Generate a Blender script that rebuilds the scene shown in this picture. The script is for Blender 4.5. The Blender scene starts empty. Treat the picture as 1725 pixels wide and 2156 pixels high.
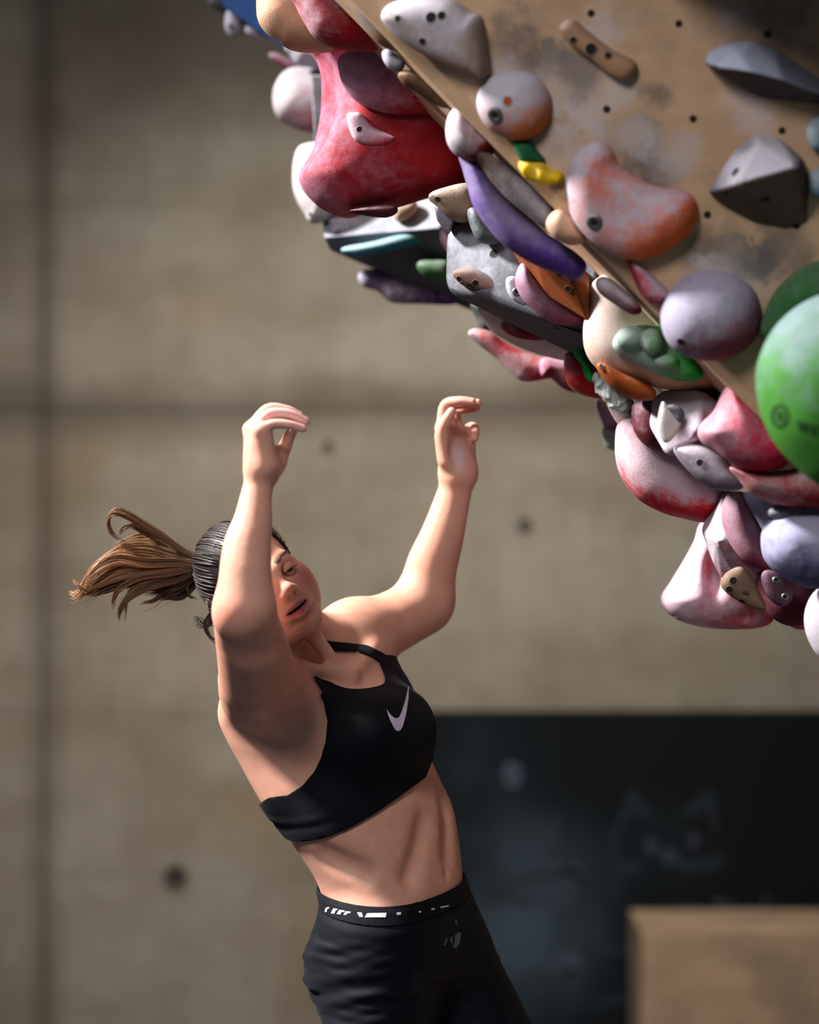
import bpy, bmesh, math, random
import numpy as np
from mathutils import Vector, Matrix
from mathutils.bvhtree import BVHTree

C = bpy.context.scene.collection
SC = bpy.context.scene
rng = np.random.default_rng(7)
random.seed(7)

# ------------------------------------------------------------------ camera, world, lights, exposure
CZ, LENS = 1.60, 125.0
FPX = LENS / 36.0 * 2156.0
cam_d = bpy.data.cameras.new('camera'); cam = bpy.data.objects.new('camera', cam_d); C.objects.link(cam)
cam.location = (0, 0, CZ); cam.rotation_euler = (math.pi / 2, 0, 0)
cam_d.lens = LENS; cam_d.sensor_width = 36.0; cam_d.sensor_fit = 'AUTO'
cam_d.dof.use_dof = True; cam_d.dof.focus_distance = 5.93; cam_d.dof.aperture_fstop = 1.75
SC.camera = cam
SC.view_settings.view_transform = 'Standard'; SC.view_settings.look = 'None'
SC.view_settings.gamma = 1.0; SC.view_settings.use_curve_mapping = False
SC.view_settings.exposure = 1.2
W = bpy.data.worlds.new('world'); SC.world = W; W.use_nodes = True
W.node_tree.nodes['Background'].inputs[0].default_value = (0.80, 0.86, 1.0, 1)
W.node_tree.nodes['Background'].inputs[1].default_value = 0.05

def lamp(name, kind, loc, aim, power, color, size=0.5, spot=60, blend=0.8):
    d = bpy.data.lights.new(name, kind); d.energy = power; d.color = color
    if kind == 'AREA': d.shape = 'DISK'; d.size = size
    if kind == 'SPOT': d.spot_size = math.radians(spot); d.spot_blend = blend; d.shadow_soft_size = size
    o = bpy.data.objects.new(name, d); C.objects.link(o); o.location = loc
    o.rotation_euler = (Vector(aim) - Vector(loc)).to_track_quat('-Z', 'Y').to_euler()
    return o
lamp('gym_floodlight', 'SPOT', (-3.4, 6.0, 4.7), (-0.25, 5.95, 1.50), 1750, (1.0, 0.955, 0.92), 0.35, 42, 0.9)
lamp('fill_light', 'AREA', (-1.3, 2.4, 3.9), (0.1, 6.0, 1.5), 38, (1.0, 0.93, 0.92), 1.0)  # added fill that brightens the plywood face and the climber
lamp('added_wall_spot', 'SPOT', (0.1, 7.4, 3.3), (0.02, 9.6, 0.92), 122, (1.0, 0.97, 0.93), 0.25, 82, 1.0)  # added spot; its soft cone lets the wall darken towards the frame edges

def P(px, py, Y):
    s = Y / FPX
    return Vector(((px - 862.5) * s, Y, CZ - (py - 1078.0) * s))
def PX(v):
    return (862.5 + v[0] / v[1] * FPX, 1078.0 - (v[2] - CZ) / v[1] * FPX)
CAMP = Vector((0, 0, CZ))
def ray(px, py):
    return (P(px, py, 1.0) - CAMP).normalized()

# ------------------------------------------------------------------ helpers
def lin(c):
    return tuple((x / 12.92 if x <= 0.04045 else ((x + 0.055) / 1.055) ** 2.4) for x in (v / 255.0 for v in c)) + (1.0,)
def mesh_obj(name, verts, faces, mat=None, parent=None, smooth=True, origin=True):
    v = np.asarray(verts, dtype=float)
    o0 = (v.min(0) + v.max(0)) / 2 if origin and len(v) else np.zeros(3)
    me = bpy.data.meshes.new(name)
    me.from_pydata((v - o0).tolist(), [], [list(map(int, f)) for f in faces] if not isinstance(faces, np.ndarray) else faces.tolist())
    me.update()
    if smooth: me.shade_smooth()
    if mat: me.materials.append(mat)
    o = bpy.data.objects.new(name, me); C.objects.link(o)
    if parent is not None:
        off = Vector((0, 0, 0)); p = parent
        while p is not None: off += p.location; p = p.parent
        o.parent = parent; o.location = Vector(o0.tolist()) - off
    else: o.location = o0.tolist()
    return o
def wverts(o):
    n = len(o.data.vertices); a = np.empty(n * 3); o.data.vertices.foreach_get('co', a)
    off = Vector(o.location)
    p = o.parent
    while p: off += p.location; p = p.parent
    return a.reshape(-1, 3) + np.array(off)
def empty(name, loc):
    o = bpy.data.objects.new(name, None); C.objects.link(o); o.location = loc; o.empty_display_size = 0.05
    return o
def tag(o, label=None, cat=None, group=None, kind=None):
    if label: o['label'] = label
    if cat: o['category'] = cat
    if group: o['group'] = group
    if kind: o['kind'] = kind
    return o
def from_bm(name, bm, mat, parent=None, smooth=False):
    bm.normal_update()
    v = [tuple(x.co) for x in bm.verts]; bm.verts.index_update()
    f = [[x.index for x in q.verts] for q in bm.faces]; bm.free()
    return mesh_obj(name, v, f, mat, parent, smooth)
def box(name, lo, hi, mat, parent=None, bevel=0.0):
    bm = bmesh.new(); bmesh.ops.create_cube(bm, size=1)
    for v in bm.verts:
        v.co = Vector([(lo[i] + hi[i]) / 2 + v.co[i] * (hi[i] - lo[i]) for i in range(3)])
    if bevel: bmesh.ops.bevel(bm, geom=bm.edges[:], offset=bevel, segments=2, affect='EDGES', profile=0.5)
    return from_bm(name, bm, mat, parent)

# ------------------------------------------------------------------ materials
def new_mat(name, rough=0.6, spec=0.3):
    m = bpy.data.materials.new(name); m.use_nodes = True
    b = m.node_tree.nodes['Principled BSDF']
    b.inputs['Roughness'].default_value = rough; b.inputs['Specular IOR Level'].default_value = spec
    return m, m.node_tree, b
def N(nt, t, **kw):
    n = nt.nodes.new(t)
    for k, v in kw.items(): setattr(n, k, v)
    return n
def noise(nt, vec, scale, detail=4, rough=0.55):
    n = N(nt, 'ShaderNodeTexNoise'); n.inputs['Scale'].default_value = scale
    n.inputs['Detail'].default_value = detail; n.inputs['Roughness'].default_value = rough
    nt.links.new(vec, n.inputs['Vector']); return n.outputs['Fac']
def math_n(nt, op, a, b=None, clamp=False):
    n = N(nt, 'ShaderNodeMath', operation=op, use_clamp=clamp)
    for i, x in enumerate((a, b)):
        if x is None: continue
        if isinstance(x, (int, float)): n.inputs[i].default_value = x
        else: nt.links.new(x, n.inputs[i])
    return n.outputs[0]
def maprange(nt, v, a, b, c=0.0, d=1.0):
    n = N(nt, 'ShaderNodeMapRange', interpolation_type='SMOOTHSTEP')
    nt.links.new(v, n.inputs[0])
    for i, x in enumerate((a, b, c, d)): n.inputs[i + 1].default_value = x
    return n.outputs[0]
def mixc(nt, fac, a, b):
    n = N(nt, 'ShaderNodeMix', data_type='RGBA')
    if isinstance(fac, (int, float)): n.inputs[0].default_value = fac
    else: nt.links.new(fac, n.inputs[0])
    for s, x in ((6, a), (7, b)):
        if isinstance(x, tuple): n.inputs[s].default_value = x
        else: nt.links.new(x, n.inputs[s])
    return n.outputs[2]
def bump(nt, b, h, strength=0.3, dist=0.01):
    n = N(nt, 'ShaderNodeBump'); n.inputs['Strength'].default_value = strength; n.inputs['Distance'].default_value = dist
    nt.links.new(h, n.inputs['Height']); nt.links.new(n.outputs[0], b.inputs['Normal'])
def objvec(nt):
    return N(nt, 'ShaderNodeTexCoord').outputs['Object']
def plain(name, col, rough=0.6, spec=0.3, metal=0.0):
    m, nt, b = new_mat(name, rough, spec); b.inputs['Metallic'].default_value = metal
    v = objvec(nt); f = maprange(nt, noise(nt, v, 60, 3), 0.3, 0.7)
    c = lin(col); d = tuple(x * 0.82 for x in c[:3]) + (1,)
    nt.links.new(mixc(nt, f, c, d), b.inputs['Base Color']); return m
MATC = {}
def chalky(base, chalk=(180, 174, 186), amt=0.5, d=(-0.6, 0, 0.8), size=0.15, nw=0.55, rough=0.75, pits=0.0, base2=None, soft=0.55):
    """gym-hold plastic dusted with chalk where hands grip it: pigment mask from object position, upward-left facing and noise"""
    key = (base, chalk, amt, d, size, nw, rough, pits, base2)
    if key in MATC: return MATC[key]
    m, nt, b = new_mat('hold_resin', rough, 0.25)
    tc = N(nt, 'ShaderNodeTexCoord'); v = tc.outputs['Object']
    g = N(nt, 'ShaderNodeNewGeometry')
    dv = Vector(d).normalized()
    dp = N(nt, 'ShaderNodeVectorMath', operation='DOT_PRODUCT'); nt.links.new(v, dp.inputs[0]); dp.inputs[1].default_value = dv
    dn = N(nt, 'ShaderNodeVectorMath', operation='DOT_PRODUCT'); nt.links.new(g.outputs['Normal'], dn.inputs[0]); dn.inputs[1].default_value = dv
    pos = math_n(nt, 'MULTIPLY', dp.outputs['Value'], 0.5 / size)
    nor = math_n(nt, 'MULTIPLY', dn.outputs['Value'], nw)
    n1 = math_n(nt, 'MULTIPLY', math_n(nt, 'SUBTRACT', noise(nt, v, 9, 5, 0.65), 0.5), 1.8)
    n2 = math_n(nt, 'MULTIPLY', math_n(nt, 'SUBTRACT', noise(nt, v, 55, 5, 0.75), 0.5), 1.1)
    s = math_n(nt, 'ADD', math_n(nt, 'ADD', pos, nor), math_n(nt, 'ADD', n1, n2))
    s = math_n(nt, 'ADD', s, amt * 2 - 1)
    fac = maprange(nt, s, -soft, soft, 0.0, 0.95)
    bc = lin(base)
    if base2:
        f2 = maprange(nt, noise(nt, v, 14, 4), 0.4, 0.62); bcol = mixc(nt, f2, bc, lin(base2))
    else: bcol = mixc(nt, maprange(nt, noise(nt, v, 30, 3), 0.3, 0.7), bc, tuple(x * 0.8 for x in bc[:3]) + (1,))
    col = mixc(nt, fac, bcol, lin(chalk))
    grime = maprange(nt, noise(nt, v, 22, 5, 0.7), 0.48, 0.72)
    col = mixc(nt, math_n(nt, 'MULTIPLY', grime, 0.30), col, tuple(x * 0.45 for x in bc[:3]) + (1,))
    nt.links.new(col, b.inputs['Base Color'])
    h = noise(nt, v, 220, 4, 0.7)
    if pits:
        vo = N(nt, 'ShaderNodeTexVoronoi'); vo.inputs['Scale'].default_value = 260; nt.links.new(v, vo.inputs['Vector'])
        pm = maprange(nt, vo.outputs['Distance'], 0.12, 0.3)
        h = math_n(nt, 'ADD', math_n(nt, 'MULTIPLY', pm, pits), math_n(nt, 'MULTIPLY', h, 0.5))
    bump(nt, b, h, 0.35, 0.002)
    MATC[key] = m; return m

def concrete_mat():
    m, nt, b = new_mat('board_formed_concrete', 0.85, 0.2)
    g = N(nt, 'ShaderNodeNewGeometry'); v = g.outputs['Position']
    mp = N(nt, 'ShaderNodeMapping'); mp.inputs['Scale'].default_value = (1.0, 1.0, 2.6); nt.links.new(v, mp.inputs[0])
    mp2 = N(nt, 'ShaderNodeMapping'); mp2.inputs['Scale'].default_value = (3.0, 1.0, 0.8); nt.links.new(v, mp2.inputs[0])
    a = noise(nt, mp.outputs[0], 1.6, 6, 0.6); c = noise(nt, mp2.outputs[0], 1.5, 5, 0.6); e = noise(nt, v, 2.4, 5, 0.55)
    f = noise(nt, v, 16, 5, 0.7)
    s = math_n(nt, 'ADD', math_n(nt, 'MULTIPLY', a, 0.40), math_n(nt, 'ADD', math_n(nt, 'MULTIPLY', c, 0.25), math_n(nt, 'MULTIPLY', e, 0.35)))
    col = mixc(nt, maprange(nt, s, 0.36, 0.64), lin((134, 121, 101)), lin((166, 156, 140)))
    col = mixc(nt, math_n(nt, 'MULTIPLY', maprange(nt, f, 0.35, 0.7), 0.22), col, lin((112, 104, 94)))
    rust = maprange(nt, noise(nt, v, 2.1, 3, 0.5), 0.56, 0.75)
    col = mixc(nt, math_n(nt, 'MULTIPLY', rust, 0.35), col, lin((150, 122, 80)))
    sep = N(nt, 'ShaderNodeSeparateXYZ'); nt.links.new(v, sep.inputs[0])       # soft dark bands along the pour line and down the joint
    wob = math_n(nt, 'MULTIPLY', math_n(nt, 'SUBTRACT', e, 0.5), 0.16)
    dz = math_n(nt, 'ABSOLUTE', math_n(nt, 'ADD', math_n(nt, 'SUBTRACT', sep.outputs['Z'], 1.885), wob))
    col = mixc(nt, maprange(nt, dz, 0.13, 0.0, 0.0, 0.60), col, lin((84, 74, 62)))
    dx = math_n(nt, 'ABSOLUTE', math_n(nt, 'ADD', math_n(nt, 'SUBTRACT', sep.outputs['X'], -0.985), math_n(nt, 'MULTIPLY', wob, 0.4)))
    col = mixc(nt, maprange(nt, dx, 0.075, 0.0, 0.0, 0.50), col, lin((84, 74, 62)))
    nt.links.new(col, b.inputs['Base Color']); bump(nt, b, f, 0.25, 0.01); return m
def ply_mat(stains):
    """birch plywood with chalk smears and dark rubber scuffs at given places"""
    m, nt, b = new_mat('birch_plywood', 0.7, 0.25)
    g = N(nt, 'ShaderNodeNewGeometry'); v = g.outputs['Position']
    mp = N(nt, 'ShaderNodeMapping'); mp.inputs['Rotation'].default_value = (0, math.radians(-45), 0); mp.inputs['Scale'].default_value = (1.5, 3, 5)
    nt.links.new(v, mp.inputs[0])
    gr = noise(nt, mp.outputs[0], 2.5, 5, 0.6); big = noise(nt, v, 5, 5, 0.6); fine = noise(nt, v, 26, 5, 0.7)
    col = mixc(nt, maprange(nt, gr, 0.35, 0.65), lin((190, 158, 126)), lin((174, 144, 114)))
    col = mixc(nt, math_n(nt, 'MULTIPLY', maprange(nt, big, 0.42, 0.68), 0.65), col, lin((142, 120, 100)))
    for (c, r, kind) in stains:
        d = N(nt, 'ShaderNodeVectorMath', operation='DISTANCE'); nt.links.new(v, d.inputs[0]); d.inputs[1].default_value = c
        k = math_n(nt, 'ADD', d.outputs['Value'], math_n(nt, 'MULTIPLY', math_n(nt, 'SUBTRACT', fine, 0.5), r * 2.4))
        k = math_n(nt, 'ADD', k, math_n(nt, 'MULTIPLY', math_n(nt, 'SUBTRACT', big, 0.5), r * 1.6))
        fac = maprange(nt, k, r * 1.15, r * 0.1, 0.0, 0.62)
        col = mixc(nt, fac, col, lin((74, 72, 74) if kind == 'd' else (190, 180, 178)))
    nt.links.new(col, b.inputs['Base Color']); bump(nt, b, fine, 0.12, 0.003); return m
# ------------------------------------------------------------------ implicit surface kit
def nv(v): return np.array([v[0], v[1], v[2]], dtype=np.float64)
def unit(v): v = nv(v); return v / np.linalg.norm(v)
def smin(a, b, k):
    h = np.clip(0.5 + 0.5 * (b - a) / k, 0, 1); return b + (a - b) * h - k * h * (1 - h)
class Sdf:
    def __init__(s): s.ops = []
    def add(s, fn, c0, c1, k=0.02, mode='u'):
        s.ops.append((fn, np.minimum(c0, c1), np.maximum(c0, c1), k, mode))
    def ell(s, c, r, R=None, k=0.02, mode='u'):
        c = nv(c); r = nv(r); R = np.eye(3) if R is None else np.array(R)
        def fn(p):
            q = ((p - c) @ R.T); a = q / r; k0 = np.sqrt((a * a).sum(1)); b = a / r
            return k0 * (k0 - 1) / np.maximum(np.sqrt((b * b).sum(1)), 1e-9)
        m = r.max(); s.add(fn, c - m, c + m, k, mode)
    def cone(s, a, b, ra, rb, k=0.02, mode='u', flat=None):
        a = nv(a); b = nv(b); ba = b - a; L = (ba * ba).sum() + 1e-12
        def fn(p):
            q = p - a; t = np.clip(q @ ba / L, 0, 1); q = q - t[:, None] * ba
            if flat is not None:
                ax, f = flat; c = q @ ax; q = q + np.outer(c * (f - 1), ax)
            return np.sqrt((q * q).sum(1)) - (ra + t * (rb - ra))
        m = max(ra, rb) * 1.2; s.add(fn, np.minimum(a, b) - m, np.maximum(a, b) + m, k, mode)
    def chain(s, pts, rs, k=0.01, k0=None):
        """one tapering limb: a smooth spline of cones blended to the rest once"""
        n = len(pts); m = (n - 1) * 5 + 1
        q = spline(np.hstack([np.array(pts, float), np.array(rs, float)[:, None]]), m)
        A, Bp, ra, rb = q[:-1, :3], q[1:, :3], q[:-1, 3], q[1:, 3]
        def fn(p):
            d = np.full(len(p), 9.0)
            for i in range(m - 1):
                ba = Bp[i] - A[i]; w = p - A[i]; t = np.clip(w @ ba / (ba @ ba), 0, 1); w = w - t[:, None] * ba
                d = np.minimum(d, np.sqrt((w * w).sum(1)) - (ra[i] + t * (rb[i] - ra[i])))
            return d
        r = q[:, 3].max(); s.add(fn, q[:, :3].min(0) - r, q[:, :3].max(0) + r, k0 or k)
    def ev(s, p):
        d = np.full(len(p), 0.08)
        for fn, lo, hi, k, mode in s.ops:
            m = k + 0.03
            w = np.nonzero(((p > lo - m) & (p < hi + m)).all(1))[0]
            if not len(w): continue
            e = fn(p[w])
            if mode == 'u': d[w] = smin(d[w], e, k)
            elif mode == 's': d[w] = -smin(-d[w], e, k)
            elif mode == 'i': d[w] = -smin(-d[w], -e, k)
        return d
    def bounds(s):
        o = [q for q in s.ops if q[4] == 'u']
        return np.min([q[1] for q in o], 0) - 0.03, np.max([q[2] for q in o], 0) + 0.03
CORN = np.array([(i, j, k) for i in (0, 1) for j in (0, 1) for k in (0, 1)])
EDG = [(a, b) for a in range(8) for b in range(a + 1, 8) if np.abs(CORN[a] - CORN[b]).sum() == 1]
def extract(ev, lo, hi, h, B=8, band=None):
    """surface nets over the blocks near the surface; returns welded verts and quads"""
    nb = np.ceil((hi - lo) / (h * B)).astype(int) + 1
    g = np.stack(np.meshgrid(*[np.arange(n) for n in nb], indexing='ij'), -1).reshape(-1, 3)
    c = lo + (g + 0.5) * h * B
    d = ev(c); act = np.nonzero(np.abs(d) < h * B * (band or 1.5))[0]
    slot = np.full(len(g) + 1, -1); slot[act] = np.arange(len(act))
    loc = np.stack(np.meshgrid(*[np.arange(B)] * 3, indexing='ij'), -1).reshape(-1, 3)
    ijk = (g[act][:, None, :] * B + loc[None]).reshape(-1, 3)
    val = np.empty(len(ijk))
    for i in range(0, len(ijk), 400000): val[i:i + 400000] = ev(lo + ijk[i:i + 400000] * h)
    def lookup(q):
        b = q // B; ok = ((b >= 0) & (b < nb)).all(1)
        sl = np.full(len(q), -1)
        bb = b[ok]; sl[ok] = slot[(bb[:, 0] * nb[1] + bb[:, 1]) * nb[2] + bb[:, 2]]
        r = q - b * B
        return np.where(sl >= 0, sl * B ** 3 + (r[:, 0] * B + r[:, 1]) * B + r[:, 2], -1)
    near = np.nonzero(np.abs(val) < h * 3)[0]
    cells = ijk[near]
    ci = np.stack([lookup(cells + o) for o in CORN], 1)
    good = (ci >= 0).all(1); cells = cells[good]; ci = ci[good]
    cv = val[ci]; ng = (cv < 0).sum(1); on = (ng > 0) & (ng < 8)
    cells = cells[on]; cv = cv[on]; base = near[good][on]
    acc = np.zeros((len(cells), 3)); cnt = np.zeros(len(cells))
    for a, b in EDG:
        x = (cv[:, a] < 0) != (cv[:, b] < 0)
        t = np.where(x, cv[:, a] / np.where(x, cv[:, a] - cv[:, b], 1), 0)
        acc += np.where(x[:, None], CORN[a] + t[:, None] * (CORN[b] - CORN[a]), 0); cnt += x
    verts = lo + (cells + acc / cnt[:, None]) * h
    vid = np.full(len(ijk) + 1, -1); vid[base] = np.arange(len(cells))
    quads = []
    for ax, (u, v) in ((0, (1, 2)), (1, (2, 0)), (2, (0, 1))):
        e1 = [i for i, cc in enumerate(CORN) if cc.sum() == 1 and cc[ax] == 1][0]
        x = (cv[:, 0] < 0) != (cv[:, e1] < 0); w = np.nonzero(x)[0]
        du = np.zeros(3, int); du[u] = 1; dv = np.zeros(3, int); dv[v] = 1
        q = cells[w]
        idx = np.stack([vid[np.where(l >= 0, l, -1)] for l in (lookup(q), lookup(q - du), lookup(q - du - dv), lookup(q - dv))], 1)
        ok = (idx >= 0).all(1); idx = idx[ok]; flip = cv[w, 0][ok] > 0
        idx[flip] = idx[flip][:, ::-1]; quads.append(idx)
    return verts, np.concatenate(quads)
def snap(ev, v, n=2, e=0.0006):
    for _ in range(n):
        d = ev(v); g = np.stack([ev(v + np.eye(3)[i] * e) - ev(v - np.eye(3)[i] * e) for i in range(3)], 1) / (2 * e)
        gn = (g * g).sum(1) + 1e-6; st = np.clip(d / gn, -0.004, 0.004)
        v = v - st[:, None] * g
    return v
def vnormals(v, q):
    n = np.zeros_like(v); a = np.cross(v[q[:, 2]] - v[q[:, 0]], v[q[:, 3 if q.shape[1] > 3 else 2]] - v[q[:, 1]])
    for i in range(q.shape[1]): np.add.at(n, q[:, i], a)
    return n / (np.linalg.norm(n, axis=1, keepdims=True) + 1e-12)
def clip_mesh(v, q, s):
    """cut a mesh cleanly along s = 0 and keep s > 0"""
    tri = np.concatenate([q[:, [0, 1, 2]], q[:, [0, 2, 3]]]) if q.shape[1] == 4 else q
    pos = s[tri] > 0; n = pos.sum(1)
    full = tri[n == 3]; out = [tuple(t) for t in full]
    vv = list(map(tuple, v)); cache = {}
    def cut(a, b):
        key = (min(a, b), max(a, b))
        if key not in cache:
            t = s[a] / (s[a] - s[b]); cache[key] = len(vv); vv.append(tuple(v[a] + t * (v[b] - v[a])))
        return cache[key]
    for t, p in zip(tri[(n > 0) & (n < 3)], pos[(n > 0) & (n < 3)]):
        k = p.sum(); i = int(np.nonzero(p if k == 1 else ~p)[0][0]); a, b, c = t[i], t[(i + 1) % 3], t[(i + 2) % 3]
        if k == 1: out.append((a, cut(a, b), cut(a, c)))
        else: x, y = cut(a, b), cut(a, c); out.append((x, b, c)); out.append((x, c, y))
    out = np.array(out); used, inv = np.unique(out, return_inverse=True)
    return np.array(vv)[used], inv.reshape(-1, 3)
def thicken(o, t, off=1.0):
    m = o.modifiers.new('thickness', 'SOLIDIFY'); m.thickness = t; m.offset = off
def tubes(name, curves, mat, parent, sides=5):
    """curves: list of (points Nx3, radii N) joined into one mesh"""
    V, F = [], []
    for pts, rad in curves:
        pts = np.asarray(pts, float); n = len(pts); b0 = len(V)
        t = np.gradient(pts, axis=0); t /= np.linalg.norm(t, axis=1, keepdims=True) + 1e-12
        ref = np.array([0.0, 1, 0.1]); a = np.cross(t, ref); a /= np.linalg.norm(a, axis=1, keepdims=True) + 1e-12
        b = np.cross(t, a)
        for i in range(n):
            for j in range(sides):
                th = 2 * math.pi * j / sides
                V.append(pts[i] + rad[i] * (math.cos(th) * a[i] + math.sin(th) * b[i]))
        for i in range(n - 1):
            for j in range(sides):
                j2 = (j + 1) % sides
                F.append((b0 + i * sides + j, b0 + i * sides + j2, b0 + (i + 1) * sides + j2, b0 + (i + 1) * sides + j))
        F.append(tuple(b0 + j for j in reversed(range(sides)))); F.append(tuple(b0 + (n - 1) * sides + j for j in range(sides)))
    return mesh_obj(name, V, F, mat, parent)
def spline(pts, n):
    """Catmull-Rom through pts"""
    p = np.asarray(pts, float); p = np.vstack([2 * p[0] - p[1], p, 2 * p[-1] - p[-2]])
    out = []; m = len(p) - 3
    for x in np.linspace(0, m - 1e-6, n):
        i = int(x); t = x - i; a, b, c, d = p[i:i + 4]
        out.append(0.5 * (2 * b + (c - a) * t + (2 * a - 5 * b + 4 * c - d) * t * t + (3 * b - a - 3 * c + d) * t ** 3))
    return np.array(out)
# ------------------------------------------------------------------ setting: floor, concrete wall
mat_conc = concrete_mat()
fl_ = box('floor', (-5, 1.5, -0.05), (6, 9.9, 0.0), plain('crash_mat_vinyl', (62, 66, 74), 0.7)); tag(fl_, kind='structure')
WY = 9.6
back = box('wall_back', (-5, WY + 0.02, 0), (6, WY + 0.25, 5.2), plain('shadow_gap_concrete', (92, 83, 70), 0.9)); tag(back, kind='structure')
def wpx(px, py, Y=WY): return P(px, py, Y)
JX = wpx(95, 0).x; JZ = wpx(0, 862).z
xs = [(-5, -2.55, .002), (-2.55, JX, .004), (JX, wpx(705, 0).x, .0006), (wpx(705, 0).x, 1.05, .0006), (1.05, 2.6, .002), (2.6, 6, .002)]
zs = [(0, wpx(0, 1842).z, .0006), (wpx(0, 1842).z, wpx(0, 1505).z, .0006), (wpx(0, 1505).z, JZ, .004), (JZ, wpx(0, 430).z, .0006), (wpx(0, 430).z, 3.7, .0006), (3.7, 5.2, .0006)]
for i, (x0, x1, gx) in enumerate(xs):
    for k, (z0, z1, gz) in enumerate(zs):
        gl = xs[i - 1][2] if i else 0; gb = zs[k - 1][2] if k else 0; pr = 0.0015 * math.sin(i * 3.7 + k * 2.1)
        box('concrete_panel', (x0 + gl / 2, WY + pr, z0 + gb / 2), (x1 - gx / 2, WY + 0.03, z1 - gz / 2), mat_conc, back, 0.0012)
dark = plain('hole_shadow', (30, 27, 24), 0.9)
def cup(name, c, n, r, mat, parent, depth=0.012, inner=dark):
    """a small drilled hole: a rim standing a hair proud of the surface around a dark sunk floor"""
    n = Vector(n).normalized(); u = n.orthogonal().normalized(); w = n.cross(u); V, F = [], []
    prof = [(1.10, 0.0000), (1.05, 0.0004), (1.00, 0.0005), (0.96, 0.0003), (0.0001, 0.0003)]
    for (k, h) in prof:
        for j in range(14):
            a = 2 * math.pi * j / 14; V.append(Vector(c) + (u * math.cos(a) + w * math.sin(a)) * r * k + n * h)
    for i in range(len(prof) - 1):
        for j in range(14): F.append((i * 14 + j, i * 14 + (j + 1) % 14, (i + 1) * 14 + (j + 1) % 14, (i + 1) * 14 + j))
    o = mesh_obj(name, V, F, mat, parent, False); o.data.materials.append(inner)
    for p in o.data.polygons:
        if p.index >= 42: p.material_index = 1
    return o
tie_shade = plain('tie_hole_shade', (70, 62, 54), 0.9)  # disc colour stands in for the shade inside the tie holes
for px, py, r in ((370, 1845, .034), (1105, 1105, .020), (690, 940, .016)):
    cup('tie_hole', wpx(px, py, WY - 0.006), (0, -1, 0), r, mat_conc, back, inner=tie_shade)

# ------------------------------------------------------------------ chalkboard with its drawings
BY = 9.55
m, nt, b = new_mat('chalkboard_slate', 0.8, 0.15); v = N(nt, 'ShaderNodeNewGeometry').outputs['Position']
bc = lin((14, 19, 22)); hz = maprange(nt, noise(nt, v, 3.0, 5, 0.6), 0.42, 0.70)
for c, r, k in ((wpx(1070, 1990, BY), 0.42, 0.34), (wpx(1150, 1860, BY), 0.30, 0.20), (wpx(1000, 1640, BY), 0.30, 0.12), (wpx(1390, 1800, BY), 0.2, 0.06)):
    d = N(nt, 'ShaderNodeVectorMath', operation='DISTANCE'); nt.links.new(v, d.inputs[0]); d.inputs[1].default_value = c
    f = math_n(nt, 'MULTIPLY', maprange(nt, d.outputs['Value'], r, 0.0), math_n(nt, 'ADD', math_n(nt, 'MULTIPLY', hz, k), k * 0.45))
    bc = mixc(nt, f, bc, lin((84, 100, 112)))
nt.links.new(bc, b.inputs['Base Color'])
boardE = empty('chalkboard', (wpx(1250, 1800, BY).x, BY, 0.0))
tag(boardE, 'large dark chalkboard on the concrete wall with faint chalk drawings', 'chalkboard')
tl = wpx(785, 1497, BY); box('board', (tl.x, BY, 0.12), (3.0, WY - 0.006, tl.z), m, boardE, 0.004)
chk = plain('board_chalk', (72, 80, 92), 0.95); chk2 = plain('board_chalk_faint', (42, 49, 56), 0.95); chk3 = plain('board_chalk_bright', (92, 108, 122), 0.95)
def strokes(name, lines, w, mat):
    V, F = [], []; y = BY - 0.0015
    for ln in lines:
        p = spline([tuple(wpx(x_, y_, BY)) for x_, y_ in ln], 6 * len(ln)) if len(ln) > 1 else None
        if p is None:
            continue
        t = np.gradient(p, axis=0); n = np.stack([-t[:, 2], 0 * t[:, 0], t[:, 0]], 1); n /= np.linalg.norm(n, axis=1, keepdims=True) + 1e-9
        b0 = len(V)
        for i in range(len(p)):
            for s_, dy in ((-1, 0), (-1, 0.0012), (1, 0.0012), (1, 0)): V.append((p[i][0] + s_ * n[i][0] * w / 2, y - dy + 0.001, p[i][2] + s_ * n[i][2] * w / 2))
        for i in range(len(p) - 1):
            for j in range(4): a, c = b0 + i * 4 + j, b0 + i * 4 + (j + 1) % 4; F.append((a, c, c + 4, a + 4))
    return mesh_obj(name, V, F, mat, boardE, False)
def ringpts(x, y, r, n=7): return [(x + r * math.cos(a), y + r * math.sin(a)) for a in np.linspace(0, 2 * math.pi, n)]
def fillp(x, y, rx, ry, n=5): return [[(x - rx * math.sqrt(max(0, 1 - k * k)), y + ry * k), (x + rx * math.sqrt(max(0, 1 - k * k)), y + ry * k + 2)] for k in np.linspace(-.85, .85, n)]
cat_l = [[(1297, 1812), (1292, 1770), (1305, 1735), (1331, 1672), (1352, 1698), (1370, 1722)], [(1436, 1716), (1462, 1694), (1496, 1672), (1500, 1712), (1506, 1745)], [(1312, 1738), (1332, 1692), (1352, 1722)], [(1452, 1712), (1484, 1690), (1476, 1712)], [(1326, 1724), (1334, 1700), (1342, 1722)],
         [(1290, 1818), (1330, 1820), (1380, 1822)], [(1300, 1836), (1345, 1828), (1376, 1824)], [(1428, 1820), (1480, 1814), (1526, 1805)], [(1432, 1830), (1480, 1828), (1520, 1822)]]
strokes('chalk_drawing', cat_l, 0.013, chk2)['kind'] = 'stuff'; strokes('chalk_drawing', fillp(1371, 1780, 13, 13) + fillp(1460, 1768, 11, 12) + fillp(1410, 1802, 18, 13), 0.010, chk)['kind'] = 'stuff'
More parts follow.
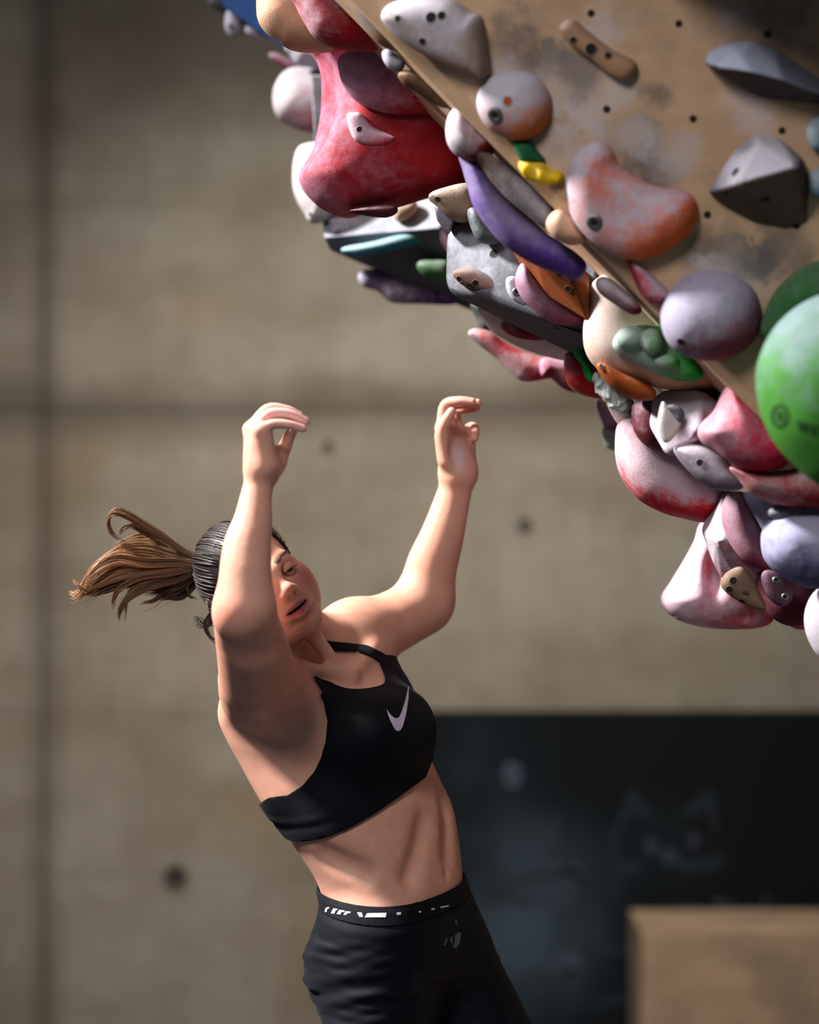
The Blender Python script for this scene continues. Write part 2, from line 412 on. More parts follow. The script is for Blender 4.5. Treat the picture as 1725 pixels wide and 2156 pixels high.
strokes('chalk_scribble', [[(1060, 1880), (1101, 1852), (1150, 1840), (1206, 1837), (1235, 1866), (1250, 1886)], [(1150, 1800), (1180, 1785), (1190, 1815)], [(1010, 1900), (1060, 1890), (1120, 1905)], [(1120, 2050), (1160, 2060), (1215, 2040)], [(1230, 2010), (1290, 2000), (1340, 2010)], [(1250, 2120), (1300, 2105), (1340, 2115)]], 0.016, chk2)['kind'] = 'stuff'
strokes('chalk_scribble', fillp(1163, 1895, 22, 18) + fillp(1203, 2030, 22, 24) + fillp(1205, 1842, 26, 14, 4), 0.014, chk)['kind'] = 'stuff'
strokes('chalk_spot', fillp(1079, 1630, 20, 22, 7), 0.012, chk3)['kind'] = 'stuff'
wr_ = [[(1428, 1905), (1430, 1926)], [(1438, 1926), (1440, 1912), (1450, 1910), (1452, 1926)], [(1452, 1914), (1462, 1910), (1466, 1926)], [(1474, 1912), (1470, 1926), (1482, 1924)],
       [(1528, 1898), (1510, 1896), (1508, 1908), (1522, 1914), (1520, 1928), (1502, 1928)], [(1538, 1900), (1536, 1926), (1546, 1928)], [(1530, 1910), (1548, 1908)], [(1564, 1912), (1552, 1916), (1556, 1928), (1566, 1914), (1568, 1928)], [(1574, 1928), (1576, 1914), (1586, 1914), (1588, 1928)], [(1604, 1914), (1594, 1918), (1598, 1930), (1608, 1918)], [(1616, 1888), (1608, 1910), (1606, 1930)]]
strokes('chalk_writing', wr_, 0.008, chk)['kind'] = 'stuff'

# ------------------------------------------------------------------ plywood box by the board
bx = P(1352, 1962, 8.95); pm = ply_mat([])
m_box = pm
crate = empty('plywood_box', (bx.x + 0.6, 9.2, 0)); tag(crate, 'tan plywood box standing on the floor before the chalkboard', 'box')
box('front_panel', (bx.x, 8.95, 0.0), (bx.x + 1.3, 8.968, bx.z), m_box, crate, 0.003)
box('side_panel', (bx.x, 8.9685, 0.0), (bx.x + 0.018, 9.45, bx.z), m_box, crate, 0.003)
box('side_panel', (bx.x + 1.282, 8.9685, 0.0), (bx.x + 1.3, 9.45, bx.z), m_box, crate, 0.003)
box('top_panel', (bx.x + 0.0185, 8.9685, bx.z - 0.018), (bx.x + 1.2815, 9.45, bx.z), m_box, crate, 0.003)

# ------------------------------------------------------------------ the climbing wall: frontal plywood face and overhanging face behind its arete
A0 = P(742, 0, 5.5); A1 = P(1600, 878, 5.5); AD = (A1 - A0).normalized()
FN = Vector((-0.25, -0.93, -0.25)); FN = (FN - AD * FN.dot(AD)).normalized()
FE = AD; FU = FN.cross(FE).normalized()
if FU.x < 0: FU = -FU
def onF(px, py, lift=0.0):
    r = ray(px, py); t = (A0 + FN * lift - CAMP).dot(FN) / r.dot(FN); return CAMP + r * t
BD = Vector((-0.01, 1.0, 0.02)).normalized()
stains = [(tuple(onF(1090, 95)), .075, 'd'), (tuple(onF(1130, 140)), .05, 'd'), (tuple(onF(1345, 330)), .075, 'd'), (tuple(onF(1390, 365)), .05, 'd'), (tuple(onF(1540, 545)), .06, 'd'), (tuple(onF(1480, 530)), .05, 'd'), (tuple(onF(1620, 40)), .10, 'd'),
          (tuple(onF(1170, 190)), .06, 'l'), (tuple(onF(1060, 165)), .05, 'l'), (tuple(onF(1230, 240)), .05, 'l'), (tuple(onF(1560, 600)), .07, 'l'), (tuple(onF(1300, 190)), .04, 'l'), (tuple(onF(1270, 60)), .05, 'l'), (tuple(onF(1180, 300)), .06, 'l'), (tuple(onF(1540, 30)), .04, 'l'), (tuple(onF(1420, 330)), .05, 'l'), (tuple(onF(1330, 290)), .04, 'l'), (tuple(onF(1500, 600)), .05, 'l'), (tuple(onF(1590, 560)), .05, 'd'), (tuple(onF(1210, 150)), .05, 'd'), (tuple(onF(1380, 200)), .03, 'd'), (tuple(onF(1590, 220)), .05, 'l'), (tuple(onF(1640, 530)), .06, 'd')]
mat_ply = ply_mat(stains)
wallE = empty('climbing_wall', (1.4, 6.2, 0.0)); tag(wallE, 'overhanging plywood climbing wall with dark bolt holes and chalk marks', 'climbing wall')
def along(t): return A0 + AD * t
t_top = (3.6 - A0.z) / AD.z; t_bot = (0.9 - A0.z) / AD.z
def plane_y(x, z): return A0.y - (FN.x * (x - A0.x) + FN.z * (z - A0.z)) / FN.y
def prism(name, pts, ext, mat, parent):
    n = len(pts); V = [tuple(p) for p in pts] + [tuple(Vector(p) + ext) for p in pts]
    F = [tuple(range(n)), tuple(range(2 * n - 1, n - 1, -1))] + [(i, i + n, (i + 1) % n + n, (i + 1) % n) for i in range(n)]
    bm = bmesh.new(); vv = [bm.verts.new(p) for p in V]; [bm.faces.new([vv[i] for i in f]) for f in F]
    bmesh.ops.recalc_face_normals(bm, faces=bm.faces[:]); return from_bm(name, bm, mat, parent)
inset = 0.020
a = along(t_top) + FU * inset; c = along(t_bot) + FU * inset; k0 = Vector((c.x, 0, 0)); k0 = Vector((c.x, plane_y(c.x, 0.0), 0.0))
R0 = Vector((2.6, plane_y(2.6, 0), 0)); R1 = Vector((2.6, plane_y(2.6, 3.6), 3.6))
prism('plywood_panel', [a, c, k0, R0, R1], -FN * 0.018, mat_ply, wallE)
mat_edge = ply_mat([])
e0, e1 = along(t_top), along(t_bot)
prism('edge_strip', [e0 + FU * (inset - .0005) - FN * .002, e1 + FU * (inset - .0005) - FN * .002, e1 + BD * 0.016, e0 + BD * 0.016], -FN * 0.012 + FU * 0.004, mat_edge, wallE)
on = FU - BD * FU.dot(BD)
prism('overhang_panel', [e0 + BD * 0.0165, e1 + BD * 0.0165, e1 + BD * 1.25, e0 + BD * 1.25], on * 0.018, mat_ply, wallE)
BD2 = Vector((0.0, 1.0, 0.118)).normalized()
g0, g1 = e0 + BD * 1.251, e1 + BD * 1.251
prism('overhang_panel', [g0, g1, g1 + BD2 * 0.75, g0 + BD2 * 0.75], on * 0.018, mat_ply, wallE)
kb = Vector((e1.x + 0.02, e1.y + 0.03, 0.0)); prism('kick_panel', [Vector((e1.x + 0.02, e1.y + 0.03, e1.z - 0.03)), kb, kb + Vector((0, 1.2, 0)), Vector((e1.x - 0.06, e1.y + 1.2, e1.z - 0.03))], Vector((0.018, 0, 0)), mat_ply, wallE)
steel = plain('zinc_steel', (120, 118, 116), 0.45, 0.5, 0.8)
for px, py in ((1430, 50), (1617, 72), (1278, 230), (1460, 250), (1647, 275), (1490, 452), (1678, 475), (1245, 28), (1700, 660)):
    cup('bolt_hole', onF(px, py), FN, 0.0062, mat_ply, wallE)

rf = [Vector((x_, y_, z_)) for x_, y_, z_ in ((0.34, plane_y(0.34, 2.43), 2.43), (0.38, 4.82, 2.43), (2.4, 4.72, 2.38), (2.4, plane_y(2.4, 2.30), 2.30))]
prism('shade_panel', rf, Vector((0, 0, 0.30)), plain('shade_panel_paint', (62, 34, 30), 0.7), wallE)  # added slab overhead, shaped to shade the plywood's upper right
# ------------------------------------------------------------------ the climber's body
FW = unit((0.82, -0.57, 0)); LT = unit((0.57, 0.82, 0)); UP = np.array([0, 0, 1.0])
body = Sdf()
def pz(py, Y=6.0): return CZ - (py - 1078.0) * Y / FPX
TR = [  # py, left px, right px, depth, breadth/depth ratio
 (1365, 610, 765, 6.06, 1.5), (1400, 562, 800, 6.06, 1.45), (1430, 524, 838, 6.06, 1.35), (1460, 503, 858, 6.06, 1.25), (1500, 491, 876, 6.06, 1.2),
 (1550, 499, 888, 6.05, 1.15), (1600, 521, 898, 6.05, 1.15), (1650, 548, 922, 6.04, 1.2), (1700, 579, 946, 6.03, 1.28), (1750, 611, 956, 6.02, 1.33),
 (1800, 644, 963, 6.01, 1.36), (1850, 676, 968, 6.0, 1.38), (1900, 692, 975, 6.0, 1.36), (1950, 684, 990, 6.0, 1.3), (2000, 668, 1000, 6.0, 1.22),
 (2050, 675, 990, 6.0, 1.2), (2100, 700, 960, 6.0, 1.2), (2140, 740, 920, 6.0, 1.2)]
tz = np.array([pz(r[0], r[3]) for r in TR])[::-1]
tcx = np.array([((r[1] + r[2]) / 2 - 862.5) * r[3] / FPX for r in TR])[::-1]
tcy = np.array([r[3] for r in TR])[::-1]
tB = np.array([(r[2] - r[1]) / 2 * r[3] / FPX / math.hypot(r[4] * LT[0], FW[0]) for r in TR])[::-1]
tA = tB * np.array([r[4] for r in TR])[::-1]
zz = np.linspace(tz[0], tz[-1], 160)
def sm(a):
    y = np.interp(zz, tz, a)
    k = np.ones(9) / 9; yp = np.pad(y, 4, mode='edge'); return np.convolve(yp, k, 'valid')
sx, sy, sA, sB = sm(tcx), sm(tcy), sm(tA), sm(tB)
def trunk(p):
    z = p[:, 2]; cx = np.interp(z, zz, sx); cy = np.interp(z, zz, sy); A = np.interp(z, zz, sA); Bq = np.interp(z, zz, sB)
    qx = p[:, 0] - cx; qy = p[:, 1] - cy
    a = (qx * LT[0] + qy * LT[1]) / A; b = (qx * FW[0] + qy * FW[1]) / Bq
    k0 = (np.abs(a) ** 2.3 + np.abs(b) ** 2.3) ** (1 / 2.3) + 1e-9
    d = (k0 - 1) * np.minimum(A, Bq) * 0.92
    e = np.maximum(zz[0] - z, z - zz[-1])
    return -smin(-d, -e, 0.03)
body.add(trunk, np.array([sx.min() - 0.22, sy.min() - 0.22, zz[0]]), np.array([sx.max() + 0.22, sy.max() + 0.22, zz[-1]]), 0.02)
def pt(px, py, Y): return nv(P(px, py, Y))
# chest, back, shoulders
body.ell(pt(845, 1535, 6.00), (0.052, 0.055, 0.060), k=0.05)
body.ell(pt(775, 1558, 5.905), (0.055, 0.052, 0.060), k=0.05)
body.ell(pt(818, 1548, 5.945), (0.045, 0.050, 0.055), k=0.05)
body.cone(pt(526, 1495, 5.97), pt(606, 1650, 5.96), 0.040, 0.022, 0.07)            # latissimus
SR, ER = pt(558, 1452, 5.885), pt(513, 1292, 5.645)
body.ell(pt(542, 1440, 5.90), (0.062, 0.060, 0.062), k=0.05)                      # deltoid right
body.cone(SR, ER, 0.060, 0.047, 0.035)
body.cone(pt(530, 1430, 5.84), pt(521, 1325, 5.68), 0.048, 0.038, 0.035)
body.cone(pt(560, 1440, 5.80), pt(545, 1370, 5.70), 0.044, 0.040, 0.03)             # triceps / biceps mass
body.cone(pt(640, 1500, 5.90), pt(565, 1440, 5.86), 0.032, 0.035, 0.05)             # front armpit fold
body.ell(pt(738, 1350, 6.14), (0.056, 0.053, 0.050), k=0.045)                     # deltoid left
body.cone(pt(748, 1342, 6.15), pt(892, 1270, 6.235), 0.052, 0.046, 0.03)
body.cone(pt(790, 1345, 6.15), pt(868, 1302, 6.22), 0.040, 0.036, 0.03)                # triceps left
body.cone(pt(780, 1440, 6.08), pt(755, 1350, 6.14), 0.045, 0.045, 0.04)             # pectoral to shoulder left
# neck and trapezius
body.cone(pt(688, 1428, 6.045), pt(590, 1282, 6.00), 0.056, 0.049, 0.03)
body.cone(pt(630, 1350, 6.05), pt(560, 1425, 5.93), 0.038, 0.034, 0.05)
body.cone(pt(690, 1350, 6.08), pt(745, 1322, 6.15), 0.040, 0.040, 0.05)
body.cone(pt(655, 1330, 5.93), pt(728, 1428, 5.955), 0.0135, 0.011, 0.022)            # sternomastoid
body.cone(pt(730, 1425, 5.955), pt(640, 1402, 5.90), 0.009, 0.009, 0.02)             # clavicles
body.cone(pt(742, 1420, 5.965), pt(788, 1366, 6.08), 0.009, 0.010, 0.02)
# forearms
FR = [(519, 1272, 5.632), (517, 1210, 5.635), (521, 1150, 5.642), (532, 1100, 5.648), (539, 1050, 5.655), (547, 1010, 5.66), (553, 985, 5.66)]
body.chain([pt(*p) for p in FR], [0.0405, 0.0415, 0.0380, 0.0312, 0.0260, 0.0235, 0.0225], 0.02, 0.035)
body.ell(pt(492, 1292, 5.628), (0.016, 0.020, 0.024), k=0.03)                      # elbow point
FL = [(898, 1262, 6.235), (908, 1198, 6.228), (931, 1130, 6.215), (948, 1070, 6.21), (961, 1022, 6.205), (965, 995, 6.20)]
body.chain([pt(*p) for p in FL], [0.0465, 0.0455, 0.0385, 0.0325, 0.0290, 0.0285], 0.02, 0.03)
body.ell(pt(906, 1288, 6.235), (0.020, 0.02, 0.02), k=0.025)
# hands
def finger(pts, rs, k=0.004): body.chain([pt(*p) for p in pts], rs, k, 0.008)
def palm(w, rw, mcps, rm=0.0105):
    for m in mcps: body.cone(pt(*w), pt(*m), rw, rm, 0.020)
RM = [(548, 906, 5.628), (536, 903, 5.648), (527, 904, 5.668), (531, 901, 5.690)]
palm((553, 985, 5.66), 0.0195, RM)
body.cone(pt(562, 978, 5.642), pt(558, 918, 5.632), 0.0165, 0.0125, 0.012)
body.ell(pt(583, 968, 5.685), (0.0155, 0.018, 0.024), k=0.012)
finger([RM[0], (574, 893, 5.626), (608, 894, 5.628), (638, 902, 5.632)], [0.0092, 0.0078, 0.0070, 0.0062])
finger([RM[1], (567, 872, 5.646), (608, 871, 5.648), (644, 887, 5.650)], [0.0098, 0.0086, 0.0076, 0.0066])
finger([RM[2], (563, 862, 5.668), (603, 863, 5.670), (631, 875, 5.672)], [0.0098, 0.0086, 0.0076, 0.0066])
finger([RM[3], (563, 864, 5.692), (598, 868, 5.694), (622, 886, 5.694)], [0.0095, 0.0084, 0.0074, 0.0064])
finger([(576, 985, 5.675), (597, 948, 5.700), (608, 922, 5.698), (617, 905, 5.688)], [0.0150, 0.0115, 0.0095, 0.0080], 0.008)
LM = [(931, 902, 6.185), (946, 899, 6.205), (961, 903, 6.225), (976, 914, 6.240)]
palm((965, 995, 6.20), 0.0235, LM, 0.0115)
body.cone(pt(978, 985, 6.215), pt(984, 932, 6.238), 0.0190, 0.0150, 0.012)
body.cone(pt(946, 968, 6.175), pt(934, 918, 6.168), 0.0190, 0.0135, 0.012)
finger([LM[0], (937, 854, 6.182), (966, 844, 6.170), (995, 846, 6.165)], [0.0105, 0.0092, 0.0082, 0.0072])
finger([LM[1], (950, 857, 6.206), (980, 851, 6.196), (1006, 848, 6.190)], [0.0105, 0.0092, 0.0080, 0.0070])
finger([LM[2], (962, 866, 6.228), (985, 862, 6.216), (1003, 860, 6.206)], [0.0102, 0.0088, 0.0078, 0.0068])
finger([LM[3], (993, 899, 6.252), (1001, 906, 6.232), (999, 921, 6.214)], [0.0100, 0.0088, 0.0082, 0.0078])
finger([(940, 962, 6.172), (931, 914, 6.160), (938, 888, 6.154), (951, 867, 6.150)], [0.0150, 0.0118, 0.0100, 0.0080], 0.008)
body.ell(pt(962, 948, 6.160), (0.014, 0.012, 0.026), k=0.012, mode='s')             # hollow of the left palm
# pelvis and legs
body.ell(pt(756, 2046, 5.965), (0.082, 0.083, 0.086), k=0.035)
body.ell(pt(778, 2042, 6.09), (0.080, 0.083, 0.086), k=0.035)
KR, KL = pt(820, 2500, 5.905), pt(1128, 2390, 5.98)
AR, AL = pt(775, 2960, 5.95), pt(1085, 2930, 6.02)
body.chain([pt(800, 1995, 5.925), pt(800, 2250, 5.90), KR], [0.090, 0.082, 0.056], 0.04, 0.04)
body.chain([pt(902, 1985, 6.075), pt(1015, 2190, 6.02), KL], [0.088, 0.082, 0.056], 0.04, 0.045)
body.chain([KR, pt(795, 2660, 5.925), AR], [0.054, 0.053, 0.036], 0.03)
body.chain([KL, pt(1100, 2600, 6.00), AL], [0.054, 0.053, 0.036], 0.03)
# surface relief of the belly
body.cone(pt(928, 1650, 6.040), pt(944, 1800, 5.976), 0.007, 0.005, 0.034, 's')
body.ell(pt(943, 1838, 5.958), (0.0065, 0.012, 0.012), k=0.006, mode='s')           # navel
body.cone(pt(898, 1730, 5.938), pt(862, 1845, 5.892), 0.006, 0.006, 0.034, 's')
body.cone(pt(690, 1800, 5.880), pt(770, 1835, 5.862), 0.006, 0.006, 0.03, 's')
# head
HO = pt(537, 1228, 5.945)
hf = unit((0.44, -0.89, 0.10)); hu = np.array([-0.55, 0, 0.83]); hu[1] = -(hu[0] * hf[0] + hu[2] * hf[2]) / hf[1]; hu = unit(hu); hl = np.cross(hu, hf)
HR = np.array([hl, hu, hf])
def H(l, u, f): return HO + l * hl + u * hu + f * hf
FS = 0.88
def he(l, u, f, r, k=0.02, mode='u', both=False):
    if f > 0.03 and u < 0: u *= FS
    body.ell(H(l, u, f), r, HR, k, mode)
    if both: body.ell(H(-l, u, f), r, HR, k, mode)
def hc(a, b, ra, rb, k=0.01, mode='u', both=False):
    a, b = [(q[0], q[1] * (FS if q[1] < 0 else 1), q[2]) for q in (a, b)]
    body.cone(H(*a), H(*b), ra, rb, k, mode)
    if both: body.cone(H(-a[0], a[1], a[2]), H(-b[0], b[1], b[2]), ra, rb, k, mode)
he(0, 0.022, -0.010, (0.073, 0.088, 0.094), 0.02)
he(0, -0.038, 0.026, (0.060, 0.070, 0.061), 0.03)
hc((0.057, -0.048, 0.006), (0.024, -0.098, 0.060), 0.019, 0.017, 0.028, both=True)
he(0.009, -0.103, 0.071, (0.025, 0.016, 0.016), 0.02)
he(0.042, -0.028, 0.052, (0.025, 0.024, 0.023), 0.028, both=True)
he(0.044, -0.062, 0.040, (0.024, 0.028, 0.024), 0.03, both=True)
hc((0.040, 0.017, 0.068), (0.012, 0.014, 0.085), 0.009, 0.009, 0.018, both=True)
he(0.031, -0.001, 0.097, (0.019, 0.012, 0.018), 0.012, 's', both=True)
hc((0, 0.012, 0.084), (0, -0.023, 0.101), 0.0072, 0.0095, 0.014)
he(0, -0.027, 0.1035, (0.0115, 0.0100, 0.0105), 0.009)
he(0.0120, -0.032, 0.098, (0.0080, 0.0078, 0.0105), 0.007, both=True)
he(0.0062, -0.0400, 0.1040, (0.0038, 0.0046, 0.0055), 0.003, 's', both=True)
he(0, -0.061, 0.080, (0.029, 0.024, 0.017), 0.022)
hc((0.025, -0.0650, 0.081), (0.004, -0.0580, 0.0960), 0.0040, 0.0046, 0.007, both=True)
hc((0.024, -0.0690, 0.081), (0.0, -0.0760, 0.0945), 0.0046, 0.0070, 0.007, both=True)
he(0, -0.0662, 0.097, (0.0235, 0.0042, 0.026), 0.002, 's')
he(0, -0.089, 0.086, (0.016, 0.003, 0.004), 0.012, 's')
he(0.076, -0.010, -0.012, (0.009, 0.030, 0.018), 0.008, both=True)
he(0.082, -0.008, -0.008, (0.006, 0.016, 0.009), 0.006, 's', both=True)
EYE = [H(e * 0.031, -0.001, 0.0765) for e in (-1, 1)]
LO, HI = body.bounds()
LO = np.minimum(LO, 9); LO[2] = 0.02
bv, bq = extract(body.ev, LO, HI, 0.0038)
bv = snap(body.ev, bv, 1)
# ------------------------------------------------------------------ the climber
def keep_main(v, q):
    par = np.arange(len(v))
    for _ in range(200):
        m = par[q].min(1); new = par.copy()
        for i in range(4): np.minimum.at(new, q[:, i], m)
        new = new[new]
        if (new == par).all(): break
        par = new
    lab, cnt = np.unique(par, return_counts=True); L = lab[cnt.argmax()]
    kq = q[par[q[:, 0]] == L]; used, inv = np.unique(kq, return_inverse=True)
    return v[used], inv.reshape(-1, 4)
bv, bq = keep_main(bv, bq)
_l = (bv - HO) @ HR.T
_sel = ((np.abs(_l[:, 0]) < 0.075) & (np.abs(_l[:, 1]) < 0.13) & (_l[:, 2] > 0.03)) | (np.linalg.norm(bv - pt(585, 915, 5.66), axis=1) < 0.085) | (np.linalg.norm(bv - pt(965, 910, 6.20), axis=1) < 0.095)
for _ in range(4):                                    # relax everything but face and hands
    acc = np.zeros_like(bv); cnt = np.zeros(len(bv))
    for i in range(4):
        for j in (1, 3): np.add.at(acc, bq[:, i], bv[bq[:, (i + j) % 4]]); np.add.at(cnt, bq[:, i], 1)
    nb2 = acc / np.maximum(cnt, 1)[:, None]; w_ = np.where(_sel, 0.0, 0.6)[:, None]; bv = bv * (1 - w_) + nb2 * w_
bn = vnormals(bv, bq)
base_v, base_q, base_n = bv, bq, bn
def refine(v, q, sel):
    """split the quads chosen by sel once and snap the new points to the surface; border quads become fans"""
    E = {}; nvv = list(v)
    def mid(a, b):
        key = (a, b) if a < b else (b, a)
        if key not in E: E[key] = len(nvv); nvv.append((v[a] + v[b]) / 2)
        return E[key]
    out4 = []
    chosen = sel[q].all(1)
    for f in q[chosen]:
        m = [mid(f[i], f[(i + 1) % 4]) for i in range(4)]; c = len(nvv); nvv.append(v[f].mean(0))
        for i in range(4): out4.append([f[i], m[i], c, m[i - 1]])
    rest = []
    for f in q[~chosen]:
        g = []
        for i in range(4):
            a, b = f[i], f[(i + 1) % 4]; g.append(a); k = (a, b) if a < b else (b, a)
            if k in E: g.append(E[k])
        rest.append([int(x) for x in g])
    nvv = np.array(nvv); n0 = len(v)
    nvv[n0:] = snap(body.ev, nvv[n0:], 2)
    return nvv, [list(map(int, f)) for f in out4] + rest
bv, bq = refine(bv, bq, _sel)
person = empty('person', (0.10, 6.0, 0.0))
skin, nt, b = new_mat('skin', 0.48, 0.35)
at = N(nt, 'ShaderNodeAttribute'); at.attribute_name = 'tint'
v = N(nt, 'ShaderNodeNewGeometry').outputs['Position']
mott = maprange(nt, noise(nt, v, 45, 4, 0.6), 0.3, 0.7)
mm = N(nt, 'ShaderNodeMix', data_type='RGBA', blend_type='MULTIPLY'); mm.inputs[0].default_value = 1.0
nt.links.new(at.outputs['Color'], mm.inputs[6]); nt.links.new(mixc(nt, mott, (1, 1, 1, 1), (0.93, 0.88, 0.87, 1)), mm.inputs[7])
nt.links.new(mm.outputs[2], b.inputs['Base Color'])
b.inputs['Subsurface Weight'].default_value = 0.12; b.inputs['Subsurface Radius'].default_value = (0.012, 0.005, 0.003); b.inputs['Subsurface Scale'].default_value = 1.0
bump(nt, b, noise(nt, v, 420, 3, 0.6), 0.10, 0.001)

col = np.tile(np.array(lin((212, 160, 138))[:3]), (len(bv), 1))
hl_ = (bv - HO) @ HR.T; hl_[:, 1] = np.where(hl_[:, 1] < 0, hl_[:, 1] / FS, hl_[:, 1])
def blend(mask, c):
    global col
    m = np.clip(mask, 0, 1)[:, None]; col = col * (1 - m) + np.array(lin(c)[:3]) * m
def blob(p, r): return np.exp(-((bv - p) ** 2).sum(1) / (r * r))
blend(0.75 * blob(H(-0.044, -0.034, 0.060), 0.027) + 0.70 * blob(H(0.046, -0.026, 0.058), 0.027), (204, 84, 100))
blend(0.35 * blob(H(0, -0.028, 0.108), 0.014), (214, 120, 112))
for a, bb, r, w in ((SR, ER, 0.055, 0.42),):
    ba = bb - a; t = np.clip((bv - a) @ ba / (ba @ ba), 0.1, 0.75); dd = np.linalg.norm(bv - a - t[:, None] * ba, axis=1)
    blend(w * np.exp(-(np.maximum(dd - 0.03, 0) / 0.035) ** 2), (196, 92, 88))
blend(0.45 * blob(pt(474, 1288, 5.60), 0.028), (226, 130, 110))
blend(0.5 * blob(pt(622, 882, 5.645), 0.035) + 0.3 * blob(pt(575, 870, 5.65), 0.03), (232, 196, 200))
blend(0.35 * blob(pt(985, 848, 6.18), 0.035) + 0.4 * blob(pt(1000, 915, 6.22), 0.016), (226, 160, 162))
blend(0.75 * np.exp(-(((bv - pt(966, 957, 6.165)) / np.array([0.013, 0.03, 0.022])) ** 2).sum(1)), (196, 186, 204))
front = hl_[:, 2] > 0.06
lipd = np.minimum(np.abs(np.hypot(hl_[:, 0] / 0.0265, (hl_[:, 1] + 0.0668) / (0.0125 - 0.003 * np.abs(hl_[:, 0]) / 0.026))), 9)
blend(0.85 * front * np.clip((1.05 - lipd) / 0.2, 0, 1), (198, 92, 102))
blend(front * (np.hypot(hl_[:, 0] / 0.0215, (hl_[:, 1] + 0.0662) / 0.0052) < 1) * (hl_[:, 2] < 0.090) * 1.0, (52, 14, 14))
for s in (-1, 1):
    x = hl_[:, 0] * s; yb = 0.0235 + 0.0035 * np.sin(np.clip((x - 0.012) / 0.038, 0, 1) * 3.0)
    blend(0.75 * (hl_[:, 2] > 0.04) * np.exp(-((hl_[:, 1] - yb) / 0.0028) ** 2) * (x > 0.011) * (x < 0.052), (70, 46, 36))
    blend(0.6 * (hl_[:, 2] > 0.06) * np.exp(-((hl_[:, 1] - 0.0008) / 0.0016) ** 2) * (np.abs(x - 0.031) < 0.0145), (52, 34, 30))
    blend(0.25 * blob(H(s * 0.031, 0.004, 0.088), 0.014), (150, 96, 84))
cap = (hl_[:, 1] > 0.98 * hl_[:, 2] - 0.006) & (np.abs(hl_[:, 0]) < 0.1) & (hl_[:, 1] > -0.075)
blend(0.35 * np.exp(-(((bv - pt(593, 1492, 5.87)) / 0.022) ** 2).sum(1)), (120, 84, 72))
bo = mesh_obj('body', bv, bq, skin, person)
ca = bo.data.color_attributes.new('tint', 'FLOAT_COLOR', 'POINT')
ca.data.foreach_set('color', np.hstack([col, np.ones((len(col), 1))]).astype(np.float32).ravel())
BT = BVHTree.FromPolygons(bv.tolist(), bq)
def hit(px, py, tree=None):
    return (tree or BT).ray_cast(CAMP, ray(px, py))
# ------------------------------------------------------------------ clothing, cut from the body surface and lifted off it
CT = pt(720, 1580, 6.05); th = math.radians(33)
TA = math.cos(th) * UP - math.sin(th) * FW; TF = math.cos(th) * FW + math.sin(th) * UP
def cloth_mat(name, c, rough=0.75):
    m, nt, b = new_mat(name, rough, 0.12); v = N(nt, 'ShaderNodeNewGeometry').outputs['Position']
    f = noise(nt, v, 900, 2, 0.5); smear = maprange(nt, noise(nt, v, 9, 5, 0.65), 0.60, 0.85)
    nt.links.new(mixc(nt, math_n(nt, 'MULTIPLY', smear, 0.10), lin(c), lin((120, 122, 135))), b.inputs['Base Color'])
    b.inputs['Sheen Weight'].default_value = 0.02; bump(nt, b, f, 0.15, 0.0006); return m
black_knit = cloth_mat('black_jersey', (5, 8, 16)); black_woven = cloth_mat('black_stretch_woven', (6, 11, 19), 0.7)
q = base_v - CT; s1 = q @ LT + 0.05; h1 = q @ TA; d1 = q @ TF
hem_pts = np.array([(-.154, -.129, -.056), (-.159, -.147, -.028), (-.157, -.157, .01), (-.138, -.161, .049), (-.1, -.155, .079), (-.042, -.139, .098), (.042, -.111, .104)])
hc_, *_ = np.linalg.lstsq(np.c_[np.ones(7), hem_pts[:, 0], hem_pts[:, 2], hem_pts[:, 2] ** 2], hem_pts[:, 1], rcond=None)
s0 = np.minimum(s1 - 0.05, 0.045)
_w = np.clip((s1 - 0.055) / 0.04, 0, 1); _w = _w * _w * (3 - 2 * _w); de = d1 * (1 - _w) + np.maximum(d1, 0.1) * _w
hem = h1 - (hc_[0] + hc_[1] * s0 + hc_[2] * de + hc_[3] * de ** 2) - np.clip(0.7 * (s1 - 0.05 - 0.025), 0, 0.05)
harm = np.interp(d1, [-.14, -.053, -.019, .011, .039, .063, .086, .104, .112, .125], [-.030, -.047, -.063, -.064, -.054, -.041, -.023, .003, .03, .12])
wo = np.interp(d1, [-.10, -.03, .2], [.05, .101, .101]); wi = np.interp(d1, [-.10, -.03, .2], [.018, .076, .076])
arm_k = -smin(-(wo - np.abs(s1)), -(harm - h1), 0.016)
hh = np.minimum(h1, 0.120)
neck = (np.abs(s1 / wi) ** 2.5 + np.abs((hh - 0.120) / 0.083) ** 2.5) ** (1 / 2.5) - 1
neck = np.where(h1 > -0.02, neck * 0.07, 1.0)
keep = np.minimum(np.minimum(hem, arm_k), neck)
keep = np.minimum(keep, 0.106 - h1)
bpx = 862.5 + base_v[:, 0] / base_v[:, 1] * FPX; bpy_ = 1078 - (base_v[:, 2] - CZ) / base_v[:, 1] * FPX
keep = np.minimum(keep, np.where((s1 < -0.02) & (bpx < 706), (bpy_ - 1420 - 0.474 * (bpx - 653)) * 0.0008, 1.0))
strap = [(662, 1346), (700, 1354), (740, 1358), (772, 1364), (800, 1376), (836, 1400), (850, 1440), (815, 1440), (812, 1424), (806, 1405), (785, 1386), (750, 1374), (700, 1373), (664, 1362)]
